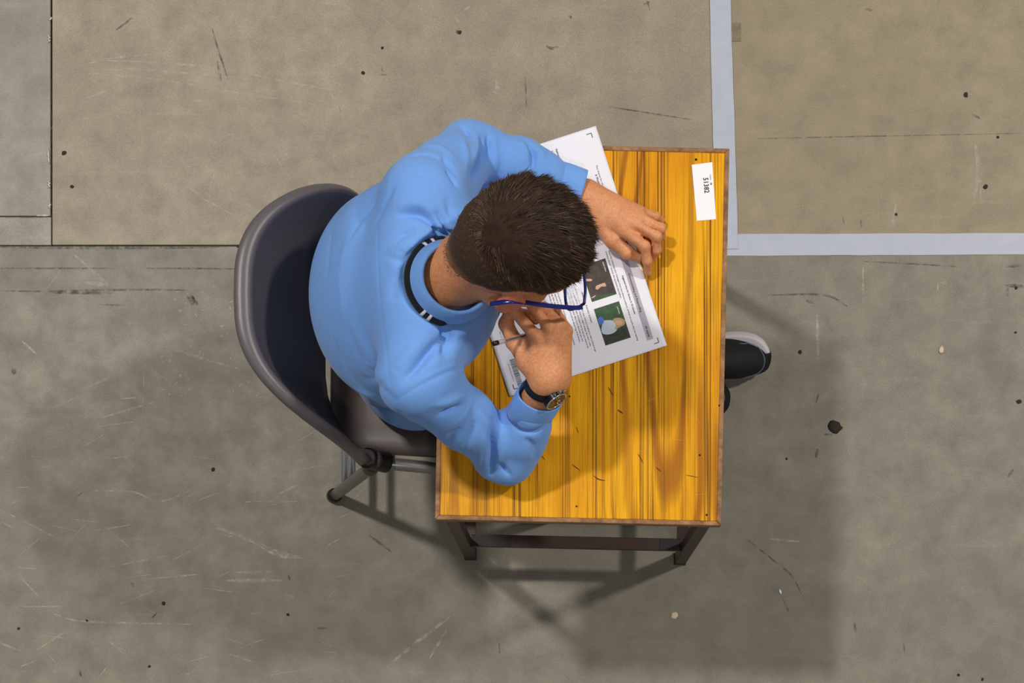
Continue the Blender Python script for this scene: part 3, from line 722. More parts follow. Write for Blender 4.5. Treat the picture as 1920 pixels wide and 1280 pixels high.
# head frame: origin midway between the ears
pit, rol, yaw = math.radians(38), math.radians(7), math.radians(1.5)
Fv = np.array([math.cos(pit) * math.cos(yaw), math.cos(pit) * math.sin(yaw), -math.sin(pit)])
L0 = nrm(np.cross([0, 0, 1], Fv)); U0 = np.cross(Fv, L0)
Uv = U0 * math.cos(rol) + L0 * math.sin(rol); Lv = np.cross(Uv, Fv)
HO = np.array([-.101, .729, 1.076]); HS = 1.06
def Hd(f, l, u): return HO + HS * (Fv * f + Lv * l + Uv * u)
HR = np.stack([Fv, Lv, Uv])
def hell(f, l, u, rf, rl, ru): return Ell(Hd(f, l, u), np.array([rf, rl, ru]) * HS, HR)

# ---- materials
t = NT('skin'); o_ = t.coord()
n1 = t.noise(o_, 26, 4, .6); n2 = t.noise(o_, 240, 3, .6)
col = t.ramp(n1, [(.3, srgb(198, 128, 84)), (.7, srgb(218, 150, 102))])
col = t.mix(.22, col, t.ramp(n2, [(.35, srgb(184, 112, 78)), (.65, srgb(244, 192, 152))]))
t.set(Base_Color=col, Roughness=.50, Specular_IOR_Level=.35, Subsurface_Weight=.12)
t.b.inputs['Subsurface Radius'].default_value = (1.0, .35, .2); t.b.inputs['Subsurface Scale'].default_value = .004
t.bump(n2, .10, .0008); M_skin = t.m
M_ear = simple('ear_skin', srgb(206, 122, 92), .5, var=.1, scale=60); M_nail = simple('nail', srgb(214, 160, 136), .3, var=.03)
def cloth(name, c0, c1, wv=900.0):
    t = NT(name); o_ = t.coord()
    n1 = t.noise(o_, 7, 4, .6); weave = t.noise(o_, wv, 2, .7); wr = t.noise(t.mapping(o_, scale=(1, 1, 1)), 34, 4, .55, .6)
    col = t.mix(n1, c0, c1); col = t.mix(.22, col, t.ramp(weave, [(.3, (.25, .25, .25)), (.7, (.78, .78, .78))]), 'SOFT_LIGHT')
    t.set(Base_Color=col, Roughness=.78, Specular_IOR_Level=.2, Sheen_Weight=.15)
    rd = t.n('ShaderNodeTexNoise', noise_type='RIDGED_MULTIFRACTAL'); t.put(rd.inputs['Vector'], t.mapping(o_, scale=(1, 1.5, .8), rot=(.3, .2, .6)))
    rd.inputs['Scale'].default_value = 7.5; rd.inputs['Detail'].default_value = 1.6; rd.inputs['Roughness'].default_value = .45; rd.inputs['Distortion'].default_value = .35
    msk = t.ramp(t.noise(t.mapping(o_, loc=(4, 2, 1)), 5.5, 2), [(.42, (0, 0, 0)), (.62, (1, 1, 1))])
    rdg = t.math('MULTIPLY', t.math('POWER', t.math('MULTIPLY', rd.outputs[0], .5), 3.0), t.math('MULTIPLY', msk, 2.2))
    t.bump(t.math('ADD', t.math('ADD', t.math('MULTIPLY', wr, .35), rdg), t.math('MULTIPLY', weave, .12)), .22, .004); return t.m
M_shirt = cloth('blue_cotton', srgb(104, 152, 222), srgb(116, 164, 232))
M_trous = cloth('black_trousers', srgb(20, 20, 24), srgb(28, 28, 33))
M_seam = simple('seam_blue', srgb(70, 122, 200), .8)

# ---- body: one continuous skin surface
bf = Field()
bf.add(hell(-.010, 0, .044, .096, .076, .088)); bf.add(hell(.022, 0, .030, .078, .068, .078), .02)
bf.add(hell(.030, 0, -.018, .064, .060, .076), .02)
bf.add(Cap(Hd(.078, 0, -.090), Hd(.070, 0, -.098), .017, .017), .02)
for s in (-1, 1):
    bf.add(Cap(Hd(.0, s * .052, -.045), Hd(.068, s * .016, -.095), .014, .014), .022)
    bf.add(hell(.056, s * .036, -.030, .030, .026, .030), .015)
    bf.add(Cap(Hd(.086, s * .006, .022), Hd(.070, s * .048, .026), .010, .009), .014)
    bf.sub(hell(.096, s * .031, .004, .014, .017, .011), .010)
    bf.add(Ell(Hd(.083, s * .031, .004), np.array([.0125] * 3) * HS), .003)
    bf.add(Cap(Hd(.090, s * .004, -.028), Hd(.088, s * .013, -.031), .007, .006), .006)
    Re = HR.copy(); Re = np.stack([nrm(Fv + s * Lv * .35), nrm(Lv - s * Fv * .35), Uv])
    bf.add(Ell(Hd(-.006, s * .080, .004), np.array([.019, .007, .031]) * HS, Re), .005)
    bf.add(Cap(Hd(.000, s * .077, -.022), Hd(.003, s * .075, -.029), .007, .006), .006)
    bf.sub(Ell(Hd(.000, s * .087, .004), np.array([.010, .005, .019]) * HS, Re), .005)
bf.add(Cap(Hd(.088, 0, .018), Hd(.108, 0, -.024), .007, .0105), .010); bf.add(Cap(Hd(.100, 0, -.030), Hd(.090, 0, -.036), .008, .006), .006)
bf.add(Cap(Hd(.087, -.016, -.058), Hd(.087, .016, -.058), .007, .007), .010); bf.add(Cap(Hd(.086, -.013, -.068), Hd(.086, .013, -.068), .0075, .0075), .006)
bf.sub(Cap(Hd(.098, -.020, -.0628), Hd(.098, .020, -.0628), .0035, .0035), .004)
bf.add(Cap(NB + [-.006, 0, -.02], Hd(-.036, 0, -.035), .047, .050), .03); bf.add(Cap(NB + [.02, 0, -.01], Hd(.015, 0, -.07), .044, .042), .025)
# trunk
def U3(x, y, z): return np.array([x, y, z])
bf.add(FCap(U3(-.29, .745, .56), U3(-.30, .745, .76), .140, .130, (1, 0, 0), .66), .05)
bf.add(FCap(U3(-.30, .74, .76), U3(-.235, .725, .90), .130, .105, (1, 0, -.3), .70), .05)
bf.add(Cap(S_R * .92 + NB * .08, S_L * .92 + NB * .08, .026, .026), .04)
def arm(S, E, W, n, q=.82):
    mid = E + (W - E) * .35
    bf.add(Cap(S, E, .036, .028), .015); bf.add(Cap(E, mid, .028, .032), .012); bf.add(FCap(mid, W, .032, .0275, n, .80), .012)
arm(S_L, E_L, W_L, (0, .1, 1)); arm(S_R, E_R, W_R, (.1, -.85, .5))
# legs
KL, KR, AL, AR = U3(.105, .840, .535), U3(.085, .665, .535), U3(.232, .838, .09), U3(.145, .744, .09)
for (hp, K, A) in ((U3(-.27, .83, .555), KL, AL), (U3(-.27, .655, .555), KR, AR)):
    bf.add(Cap(hp, K, .080, .055), .04); bf.add(Cap(K, K + (A - K) * .35, .052, .052), .02); bf.add(Cap(K + (A - K) * .35, A, .052, .034), .02); bf.add(Cap(A, A + [.10, 0, -.055], .034, .026), .02)
# ---- left hand, resting on the paper
def chain(f, pts, rad, k=.004):
    for i in range(len(pts) - 1): f.add(Cap(pts[i], pts[i + 1], rad[i], rad[i + 1]), k)
    for i in range(1, len(pts) - 1): f.add(Ell(pts[i], [rad[i] * 1.07] * 3), .004)
hl = {
 'index': ([(1173, 434, .768), (1209, 461, .774), (1213.5, 489, .757), (1215.5, 511, .7345)], (.0112, .0092, .0082, .0066)),
 'middle': ([(1190, 420, .774), (1231, 443, .778), (1231, 468, .758), (1223, 485, .7345)], (.0114, .0094, .0084, .0068)),
 'ring': ([(1199, 408, .769), (1239, 428, .764), (1239, 441, .742), (1230, 449, .7300)], (.0108, .0088, .0080, .0066)),
 'pinky': ([(1198, 396, .759), (1230, 406, .747), (1237, 413, .734), (1232, 421, .7292)], (.0098, .0078, .0070, .0060)),
 'thumb': ([(1122, 413, .757), (1148, 450, .756), (1175, 473, .749), (1197, 484, .7385)], (.0165, .0132, .0112, .0082))}
HLp = {k: [P(*q) for q in v[0]] for k, v in hl.items()}
w0 = W_L; palmn = np.array([0, .1, 1.])
for kf, r0, r1 in (('index', .020, .0125), ('middle', .021, .0128), ('ring', .020, .0120), ('pinky', .018, .0110)):
    bf.add(FCap(w0 + (HLp[kf][0] - HLp['middle'][0]) * .45, HLp[kf][0], r0, r1, palmn, .85), .014)
bf.add(FCap(HLp['thumb'][0], HLp['index'][0] * .75 + w0 * .25, .014, .010, palmn, .8), .014)
bf.add(FCap(w0, HLp['thumb'][0], .022, .0165, palmn, .9), .016)
for kf in hl: chain(bf, HLp[kf], hl[kf][1])
# ---- right hand, knuckles up, fingers curled under against the mouth
hr = {
 'index': ([(1006, 632, .985), (964, 582, .989), (984, 590, .960), (1004, 601, .955)], (.0108, .0094, .0084, .0072)),
 'middle': ([(1031, 614, .993), (997, 571, .995), (1010, 587, .964), (1026, 605, .957)], (.0106, .0090, .0084, .0074)),
 'ring': ([(1051, 609, .983), (1021, 577, .981), (1030, 593, .954), (1042, 611, .950)], (.0099, .0084, .0080, .0070)),
 'pinky': ([(1064, 620, .963), (1042, 582, .962), (1047, 597, .940), (1052, 612, .938)], (.0090, .0077, .0072, .0064)),
 'thumb': ([(990, 676, .952), (964, 640, .950), (949, 607, .960), (957, 580, .972)], (.0170, .0135, .0118, .0095))}
HRp = {k: [P(*q) for q in v[0]] for k, v in hr.items()}
dors = nrm(np.cross(HRp['middle'][0] - W_R, HRp['index'][0] - HRp['pinky'][0])); dors = dors * np.sign(dors[2])
for kf, r0, r1 in (('index', .022, .0115), ('middle', .022, .0115), ('ring', .021, .0108), ('pinky', .020, .0100)):
    bf.add(FCap(W_R + (HRp[kf][0] - HRp['middle'][0]) * .55, HRp[kf][0] - dors * .002, r0, r1, dors, .85), .014)
bf.add(FCap(HRp['thumb'][0], HRp['index'][0] * .7 + W_R * .3 - dors * .006, .016, .011, dors, .85), .016)
bf.add(FCap(W_R - dors * .004, HRp['thumb'][0], .024, .017, dors, .9), .018)
bf.add(FCap(P(970, 644, .953), P(1004, 636, .970), .011, .012, dors, .8), .010)
for kf in hr: chain(bf, HRp[kf], hr[kf][1])
# gaps between neighbouring fingers
for Hn, amp in ((HLp, -.0035), (HRp, -.0060)):
    ks = ('index', 'middle', 'ring', 'pinky')
    for a_, b_ in zip(ks, ks[1:]):
        m0 = (Hn[a_][0] + Hn[b_][0]) / 2; m1 = (Hn[a_][1] + Hn[b_][1]) / 2; d_ = m1 - m0
        bf.fold([m0 + d_ * .18 + [0, 0, .007], m0 + d_ * .6 + [0, 0, .007], m1 + d_ * .05 + [0, 0, .006], m1 + d_ * .3 + [0, 0, -.002]], amp, .0034)
    for a_ in ks:                                             # knuckles and finger joints
        bf.fold([Hn[a_][0] + [0, 0, .010], Hn[a_][0] + [.001, 0, .011]], .0022, .007)
# knuckle tendons
for Hn, wr in ((HLp, W_L), (HRp, W_R)):
    for kf in ('index', 'middle', 'ring', 'pinky'):
        a = Hn[kf][0]; bf.fold([a * .45 + wr * .55 + [0, 0, .015], a * .8 + wr * .2 + [0, 0, .014], a + [0, 0, .010]], .0012, .005)
V, Q = bf.mesh((-.50, .39, .0), (.40, 1.10, 1.25), .0026)
def outward(V, Q):
    a, b, c = V[Q[:, 0]], V[Q[:, 1]], V[Q[:, 2]]
    return Q if np.einsum('ij,ij->i', a - V.mean(0), np.cross(b - a, c - a)).sum() > 0 else Q[:, ::-1].copy()
Q = outward(V, Q)
body_o = np_mesh('body', V, Q, M_skin, person)
body_o.data.materials.append(M_nail); body_o.data.materials.append(M_ear)
mi = np.zeros(len(Q), np.int32); C = V[Q].mean(1)
nails = [(HLp['thumb'][3] + [.002, .001, .0055], .0062), (HLp['index'][3] + [.004, -.002, .004], .0045), (HLp['middle'][3] + [.004, -.004, .004], .0045), (HRp['thumb'][3] + [-.006, .002, .006], .006)]
for c, r in nails: mi[np.linalg.norm(C - c, axis=1) < r] = 1
for s in (-1, 1):
    q = (C - Hd(-.006, s * .082, .003)) @ HR.T / HS
    mi[(np.linalg.norm(q / [.024, .012, .036], axis=1) < 1) & (s * ((C - HO) @ Lv) > .070 * HS)] = 2
body_o.data.polygons.foreach_set('material_index', mi)
M_eye = simple('eye_white', srgb(225, 218, 212), .2); M_iris = simple('iris', srgb(60, 45, 34), .2)
for s in (-1, 1):
    V_, F_ = [], []
    for i in range(9):
        for j in range(16):
            a = math.pi * i / 8; b = 2 * math.pi * j / 16
            V_.append(Hd(.0838, s * .031, .004) + .0126 * HS * (Fv * math.cos(a) + Lv * math.sin(a) * math.cos(b) * .9 + Uv * math.sin(a) * math.sin(b) * .55))
    F_ = [(i * 16 + j, i * 16 + (j + 1) % 16, (i + 1) * 16 + (j + 1) % 16, (i + 1) * 16 + j) for i in range(8) for j in range(16)]
    ey = mesh_obj('eye', V_, F_, M_eye, person); v, f = disc_geo(Hd(.0962, s * .031, .004), Fv, .0050, .0006, 16); mesh_obj('iris', v, f, M_iris, ey)

# ---- shirt
sf = Field()
sf.add(FCap(U3(-.300, .746, .50), U3(-.300, .742, .66), .192, .172, (1, 0, 0), .75))
sf.add(FCap(U3(-.300, .742, .66), U3(-.315, .740, .78), .172, .176, (1, 0, 0), .77), .03)
sf.add(FCap(U3(-.315, .740, .78), U3(-.245, .728, .900), .174, .162, (1, 0, -.35), .78), .04)
sf.add(FCap(U3(-.270, .728, .87), U3(-.215, .714, .950), .145, .085, (1, 0, -.4), .78), .05)
sf.add(Cap(P(720, 425, .895), P(800, 368, .93), .050, .054), .05)
sf.add(Cap(P(795, 352, .95), P(868, 294, .81), .051, .049), .03)
sf.add(Cap(S_R * .90 + NB * .10, S_L * .90 + NB * .10, .052, .052), .05)
sf.add(Cap(S_R + [-.01, .01, 0], NB + [-.020, 0, -.038], .052, .052), .04); sf.add(Cap(S_L + [-.01, 0, -.005], NB + [-.020, 0, -.038], .052, .052), .04)
cn = nrm([.38, -.06, .92]); cc = P(853, 523, 1.047); ca = nrm(np.cross(cn, [0, 1, 0])); cb2 = np.cross(cn, ca)
class Seat:
    def d(s, p):
        r = p - cc; h = r @ cn; q = np.linalg.norm(r - np.outer(h, cn), axis=1)
        return np.maximum(q - .0775, -.0265 - h)
collar_seat = Seat()
cutL0, cutL1 = P(1032, 338, .775), P(1091, 358, .766)
cutR0, cutR1 = E_R + (W_R - E_R) * .50, E_R + (W_R - E_R) * .78
def sleeve(S, E, C0, r):
    m = S + (E - S) * .5
    sf.add(Cap(S, m, r[0], r[1]), .03); sf.add(Cap(m, E, r[1], r[2]), .02); sf.add(Cap(E, E + (C0 - E) * .5, r[2], r[3]), .014); sf.add(Cap(E + (C0 - E) * .5, C0, r[3], r[4]), .012)
sleeve(S_L, E_L, cutL0, (.057, .053, .049, .046, .036))
sleeve(S_R, E_R, cutR0 + (cutR1 - cutR0) * .25, (.058, .050, .046, .045, .036))
# loose cloth: back of the elbow, tail of the shirt
sf.add(Cap(P(985, 842, .80), P(1003, 800, .845), .024, .022), .03)
sf.add(Cap(P(955, 868, .775), P(925, 862, .775), .032, .030), .03)
sf.add(Cap(P(876, 274, .80), P(905, 282, .795), .032, .034), .03)
sf.add(Cap(P(985, 290, .785), P(1020, 312, .780), .024, .022), .03)
sf.cut(Half(U3(-.3, .74, .490), (.06, 0, -1)), .01)                       # hem
sf.cut(Half(U3(-.3, .74, .02), (0, 0, -1)))
sf.sub(collar_seat, .008)
def fold(pts, amp, wid, back=0.0): 
    q = []
    for a, b in pts:
        r_ = sf.trace(a, b)
        if r_[2] > .5: q.append(r_)
    if len(q) < 2: return
    q = np.array(q); m = (q[1:] + q[:-1]) / 2; e = .002; nf_ = np.stack([sf.eval(m + np.eye(3)[k] * e) - sf.eval(m - np.eye(3)[k] * e) for k in range(3)], 1)
    sfolds.append((q, amp, wid, nf_ / np.linalg.norm(nf_, axis=1)[:, None]))
sfolds = []
G, R_ = -1, 1
FL = [ # px polylines: (points, depth in mm, width in mm)
 ([(768, 290), (800, 286), (830, 296), (850, 314)], -5, 8), ([(790, 272), (825, 278), (858, 300)], 4, 9), ([(832, 290), (846, 306), (856, 326)], -5, 6), ([(838, 316), (850, 332), (858, 348)], -5, 6),
 ([(866, 236), (878, 246), (886, 264)], -5, 6), ([(850, 246), (866, 262), (876, 290), (872, 320)], 3, 8), ([(904, 262), (906, 285), (898, 312), (886, 336)], -9, 7), ([(916, 252), (918, 280), (910, 312)], -5, 6), ([(896, 250), (895, 280), (884, 310)], 4, 7), ([(926, 262), (930, 300), (918, 334)], 4, 9),
 ([(988, 268), (1000, 284), (1000, 322)], -5, 6), ([(965, 265), (985, 275), (990, 305)], 3, 8), ([(1008, 275), (1022, 300)], 3, 8),
 ([(752, 402), (785, 400), (808, 412), (822, 428)], -6.5, 9), ([(742, 388), (785, 382), (815, 398)], 5, 11), ([(820, 396), (832, 408), (840, 420)], -5, 8), ([(838, 372), (846, 392), (848, 412)], -3, 9), ([(740, 455), (758, 440), (778, 432)], -3, 9), ([(735, 500), (742, 470), (760, 446)], 4, 12),
 ([(764, 470), (762, 505), (770, 545), (788, 580)], -5, 10), ([(735, 560), (745, 530), (752, 500)], -2.5, 14),
 ([(758, 712), (780, 688), (806, 658), (822, 640)], -6, 9), ([(742, 690), (768, 664), (800, 632)], 4, 12), ([(826, 648), (840, 628), (850, 610)], -6, 10), ([(830, 670), (842, 650), (854, 640)], -5, 8), ([(800, 690), (825, 672), (850, 668)], 3, 10),
 ([(824, 780), (842, 772), (864, 762)], -7, 6), ([(815, 760), (842, 754), (870, 744)], 4, 9), ([(836, 838), (846, 818), (866, 802)], -3, 8), ([(868, 850), (884, 812), (890, 790)], -3, 9), ([(850, 800), (868, 780), (880, 760)], 2.5, 10),
 ([(926, 792), (926, 825), (924, 858), (919, 890)], -6.5, 6), ([(938, 868), (945, 880), (955, 893)], -4, 5), ([(908, 812), (910, 845), (904, 880)], 4, 8), ([(940, 802), (942, 840), (940, 872)], 4, 9), ([(896, 770), (912, 790), (922, 806)], 3, 8),
 ([(955, 786), (975, 808), (1000, 812), (1018, 800)], -4, 5), ([(985, 822), (1000, 838), (1004, 858)], -3, 7),
 ([(610, 712), (650, 742), (700, 764), (752, 776)], -5, 10), ([(640, 752), (690, 778), (748, 790)], 6, 12), ([(655, 770), (680, 788), (712, 806)], -2.5, 8), ([(600, 680), (650, 722), (710, 746)], 4, 13),
 ([(650, 610), (668, 660), (700, 712), (735, 745)], -2.5, 9), ([(668, 620), (690, 668), (722, 720)], 2, 9), ([(628, 640), (645, 690), (680, 730)], -2, 9), ([(618, 620), (632, 672), (655, 706)], 1.5, 8),
 ([(720, 345), (700, 380), (672, 420), (655, 450)], -2, 8), ([(738, 350), (722, 380), (700, 425)], -2.5, 7), ([(690, 400), (665, 440), (640, 480)], 2, 12), ([(622, 430), (616, 470), (612, 520)], -1.5, 8),
 # seams
 ([(738, 326), (770, 324), (795, 328), (828, 344)], -1.6, 3.2), ([(744, 333), (790, 336), (822, 350)], .8, 3), ([(866, 690), (835, 700), (790, 722), (737, 752)], -1.8, 3.2), ([(862, 682), (830, 692), (788, 713)], .9, 3),
 ([(712, 360), (708, 440), (712, 560), (724, 660), (735, 745)], -.7, 3.0), ([(932, 262), (936, 290), (938, 330)], -.6, 3)]
for pts, a, wd in FL: fold([tuple(q[:2]) for q in spline([(*p_, 0) for p_ in pts], 3)], a * .001, wd * .001)
for q, a, wd, nf_ in sfolds: sf.fold(q, a * ((1.3 if a > 0 else 2.1) if wd > .004 else 1), wd * ((1.0 if a > 0 else .95) if wd > .004 else 1), nf_)
V, Q = sf.mesh((-.56, .40, .46), (.12, 1.12, 1.14), .0024, 18, 0)
shirt = np_mesh('shirt', V, outward(V, Q), M_shirt, person)

# cuffs: open tubes
def cuff(a, b, r0, r1, n, q, name='cuff', slit=None):
    ax = nrm(b - a); n = nrm(np.asarray(n, float) - ax * np.dot(n, ax)); m_ = np.cross(ax, n); seg = 44; V = []
    prof = [(0.0, r0 - .004), (0.0, r0), (.5, (r0 + r1) / 2 + .0012), (.96, r1 + .0004), (1.0, r1 - .0004), (1.0, r1 - .0020), (.55, r1 - .0035), (.25, r0 - .006)]
    for (s, r) in prof:
        c = a + (b - a) * s
        for i in range(seg):
            t_ = 2 * math.pi * i / seg; wob = 1 + .018 * math.sin(3 * t_ + 1.0) + .012 * math.sin(5 * t_)
            V.append(c + r * wob * (m_ * math.cos(t_) + n * q * math.sin(t_)))
    F = [(k * seg + i, k * seg + (i + 1) % seg, (k + 1) * seg + (i + 1) % seg, (k + 1) * seg + i) for k in range(len(prof) - 1) for i in range(seg)]
    return mesh_obj(name, V, F, M_shirt, shirt), ax, n, m_
cuff(cutL0 - (cutL1 - cutL0) * .05, cutL1, .0375, .0375, (0, .1, 1), .80)
c_, ax, n_, m_ = cuff(cutR0, cutR1, .0385, .0400, (.1, -.85, .5), .84)
# collar: folded band round the neck; the tie loop shows under it
def ring_strip(prof, name, mat, parent, a0=0.0, a1=2 * math.pi, seg=72, th=0.0, shape=None):
    V = []; n = seg + 1
    for (r, h) in prof:
        for i in range(n):
            t_ = a0 + (a1 - a0) * i / seg; rr = r * (shape(t_) if shape else 1)
            V.append(cc + cn * h + rr * (ca * math.cos(t_) + cb2 * math.sin(t_)))
    F = [(k * n + i, k * n + i + 1, (k + 1) * n + i + 1, (k + 1) * n + i) for k in range(len(prof) - 1) for i in range(seg)]
    o = mesh_obj(name, V, F, mat, parent)
    if th: m = o.modifiers.new('thick', 'SOLIDIFY'); m.thickness = th; m.offset = 0
    return o
shp = lambda t_: 1 + .03 * math.cos(2 * t_)
g0 = .28
shp2 = lambda t_: shp(t_) * (1 - .13 * min(1, max(0, (abs((t_ + math.pi) % (2 * math.pi) - math.pi) - 1.38) / .25)))
ring_strip([(.0520, -.034), (.0530, .006), (.0540, .0110), (.0560, .0122), (.0590, .0100), (.0640, -.004), (.0688, -.019), (.0694, -.0215)], 'collar', M_shirt, shirt, math.pi + g0, 3 * math.pi - g0, 90, .0012, shp)
M_tie = cloth('navy_tie', srgb(14, 15, 22), srgb(20, 21, 30)); M_ties = cloth('white_tie_stripe', srgb(205, 205, 205), srgb(220, 220, 220))
tie = ring_strip([(.0655, -.014), (.0710, -.0180), (.0745, -.0225), (.0740, -.0270)], 'tie', M_tie, person, math.pi + .6, 3 * math.pi - .6, 90, .0016, shp2)
for a in (math.radians(48), math.radians(58), math.radians(-52), math.radians(-64)):
    o = ring_strip([(.0656, -.0136), (.0712, -.0176), (.0748, -.0222), (.0743, -.0272)], 'tie_stripe', M_ties, tie, a, a + .07, 3, .0020, shp)
# knot and blade of the tie hang down the chest
kq = cc + cn * -.03 - ca * .078
v, f = tube_geo(spline([kq + [0, 0, .012], kq + [.008, 0, -.018], kq + [.0, 0, -.10], kq + [-.03, 0, -.22]], 6), [.015] * 3 + [.016] * 4 + list(np.linspace(.014, .03, 12)), 12, True, .28)
mesh_obj('tie_blade', v, f, M_tie, tie)

# ---- trousers
tf = Field()
tf.add(FCap(U3(-.295, .742, .50), U3(-.30, .742, .58), .160, .145, (1, 0, 0), .74))
for (hp, K, A) in ((U3(-.27, .835, .555), KL, AL), (U3(-.22, .628, .555), KR, AR)):
    tf.add(Cap(hp, K, .100, .074), .04); tf.add(Cap(K, K + (A - K) * .4, .068, .066), .03); tf.add(Cap(K + (A - K) * .4, A + [0, 0, .01], .066, .058), .03)
tf.cut(Half(U3(0, .7, .075), (0, 0, -1)), .006); tf.cut(Half(U3(-.3, .7, .64), (0, 0, 1)), .01)
tf.cut(Half(U3(-.3, .7, .458), nrm([-.25, 0, -1])) if False else Half(U3(-.3, .7, .05), (0, 0, -1)))
V, Q = tf.mesh((-.50, .50, .07), (.34, .98, .68), .006)
np_mesh('trousers', V, outward(V, Q), M_trous, person)

# ---- shoes
M_sole = simple('white_rubber', srgb(216, 210, 214), .55, var=.04); M_upper = simple('black_mesh', srgb(7, 7, 9), .75, var=.3, scale=500, bump=.2, bscale=900)
M_pipe = simple('grey_piping', srgb(96, 108, 128), .6); M_lace = simple('dark_lace', srgb(34, 34, 42), .8)
def shoe(toe, yawd, rolld, side, pitch=0.0):
    R = (Matrix.Rotation(math.radians(yawd), 3, 'Z') @ Matrix.Rotation(math.radians(pitch), 3, 'Y') @ Matrix.Rotation(math.radians(rolld), 3, 'X'))
    R = np.array(R); L = .285
    out = [(-.285, .0), (-.278, .026), (-.255, .036), (-.20, .035), (-.14, .037), (-.09, .047), (-.05, .049), (-.022, .040), (-.004, .020), (0, 0), (-.006, -.022), (-.028, -.038), (-.06, -.044), (-.10, -.041), (-.15, -.032), (-.20, -.031), (-.255, -.034), (-.278, -.024)]
    out = [(x, y * side) for x, y in out]; 
    ring = spline([(*q, 0) for q in out + out[:1]], 5)[:-1][:, :2]
    if side < 0: ring = ring[::-1]
    n = len(ring); V = []; lv = [(.90, .000), (.985, .004), (1.0, .012), (1.0, .026), (.97, .031), (.90, .031)]
    cx = np.array([-.14, 0])
    def ins(s_, z, x): return z + .010 * max(0, (x + .07) / .07) ** 2 
    for sc, z in lv:
        for q in ring: 
            w_ = cx + (q - cx) * np.array([1 - (1 - sc) * .45, sc]); V.append((w_[0], w_[1], ins(sc, z, q[0])))
    F = [(k * n + i, k * n + (i + 1) % n, (k + 1) * n + (i + 1) % n, (k + 1) * n + i) for k in range(len(lv) - 1) for i in range(n)] + [tuple(range(n - 1, -1, -1)), tuple(range((len(lv) - 1) * n, len(lv) * n))]
    V = np.array(V); W = V @ R.T; base = np.array([toe[0], toe[1], -W[:, 2].min() + .001])
    T = lambda q: (np.asarray(q) @ R.T) + base
    sh = Field()
    sh.add(Ell((-.075, -.004, .034), (.074, .041, .042))); sh.add(Ell((-.13, -.003, .050), (.080, .037, .048)), .03)
    sh.add(Ell((-.225, .0, .050), (.056, .033, .055)), .03); sh.sub(Ell((-.215, 0, .110), (.045, .024, .045)), .008)
    sh.cut(Half((0, 0, .026), (0, 0, -1)), .004); sh.cut(Half((0, 0, .20), (0, 0, 1)))
    v, q = sh.mesh((-.30, -.06, .01), (.02, .06, .13), .004)
    o = np_mesh('shoe', T(v), outward(v, q), M_upper, person)
    mesh_obj('sole', T(V), F, M_sole, o)
    # black bumper wrapped round the toe
    tb = [k for k in range(n) if ring[k][0] > -.030 and not (ring[k][1] * R[2, 1] > .012)]
    if tb:
        tb = sorted(tb, key=lambda k: ring[k][1]); W_ = []
        for k in tb:
            q = cx + (ring[k] - cx) * 1.012
            for z in (.006, .018, .030): W_.append((q[0] + (.001 if z == .018 else 0), q[1], z + .010 * max(0, (ring[k][0] + .07) / .07) ** 2))
            q = cx + (ring[k] - cx) * .93; W_.append((q[0], q[1], .036 + .010 * max(0, (ring[k][0] + .07) / .07) ** 2))
        mesh_obj('toe_bumper', T(np.array(W_)), [(4 * i + j, 4 * i + 4 + j, 4 * i + 5 + j, 4 * i + 1 + j) for i in range(len(tb) - 1) for j in range(3)], M_upper, o)
    pp = spline([(-.075, .041 * side, .040), (-.040, .036 * side, .042), (-.018, .018 * side, .046), (-.014, -.004 * side, .046), (-.026, -.026 * side, .042), (-.060, -.040 * side, .038)], 6)
    for k_ in range(len(pp)):
        zz = np.linspace(.12, .02, 200); ev = sh.eval(np.stack([np.full(200, pp[k_, 0]), np.full(200, pp[k_, 1] * .93), zz], 1)); hit = np.nonzero(ev < 0)[0]
        pp[k_, 1] *= .93; pp[k_, 2] = zz[hit[0]] if len(hit) else pp[k_, 2]
    v, f = tube_geo(T(pp), .0014, 8); mesh_obj('piping', v, f, M_pipe, o)
    for k in range(4):
        x = -.085 - .022 * k; lp = spline([(x, -.022, .070 + .008 * k), (x - .004, 0, .082 + .007 * k), (x, .022, .070 + .008 * k)], 5)
        v, f = tube_geo(T(lp), .0032, 8); mesh_obj('lace', v, f, M_lace, o)
    return o
shoe(P(1443, 663, .03), -6, 36, 1)
shoe(P(1367, 749, .03), -6, 3, -1)

# ---- hair: close-cropped base plus combed strands
def hlocal(p): return ((p - HO) @ HR.T) / HS
def hair_len(q):
    """thickness of the cut at local positions: longer on the top, short at the sides and nape (metres)"""
    f, l, u = q[:, 0], q[:, 1], q[:, 2]
    a = np.clip((u - .036 - .25 * np.clip(-f - .04, 0, 1)) / .075, 0, 1); a = a * a * (3 - 2 * a)
    return .0009 + .0131 * a
def hairline(q):
    """positive inside the haired part"""
    f, l, u = q[:, 0], q[:, 1], q[:, 2]
    xs_ = np.array([-.13, -.09, -.055, -.03, -.012, .012, .03, .05, .066, .09, .12]); hs_ = np.array([-.050, -.046, -.030, .002, .034, .036, .022, .030, .052, .070, .075])
    return u - np.interp(f, xs_, hs_)
hf = Field()
class HairPrim:
    def __init__(s): s.f = Field(); s.f.add(hell(-.010, 0, .044, .096, .076, .088)); s.f.add(hell(.022, 0, .030, .078, .068, .078), .02); s.f.add(Cap(NB + [-.012, 0, -.01], Hd(-.036, 0, -.035), .049, .050), .03)
    def d(s, p):
        q = hlocal(p); hl_ = hairline(q); d = s.f.eval(p) - hair_len(q) * np.clip(hl_ / .02, 0, 1) + .0006 - .0006 * np.clip(hl_ / .02, 0, 1)
        e = -hl_ * .9 + .002
        k = .006; h = np.clip(.5 + .5 * (e - d) / k, 0, 1); return d + (e - d) * h + k * h * (1 - h)
hp_ = HairPrim(); hf.add(hp_)
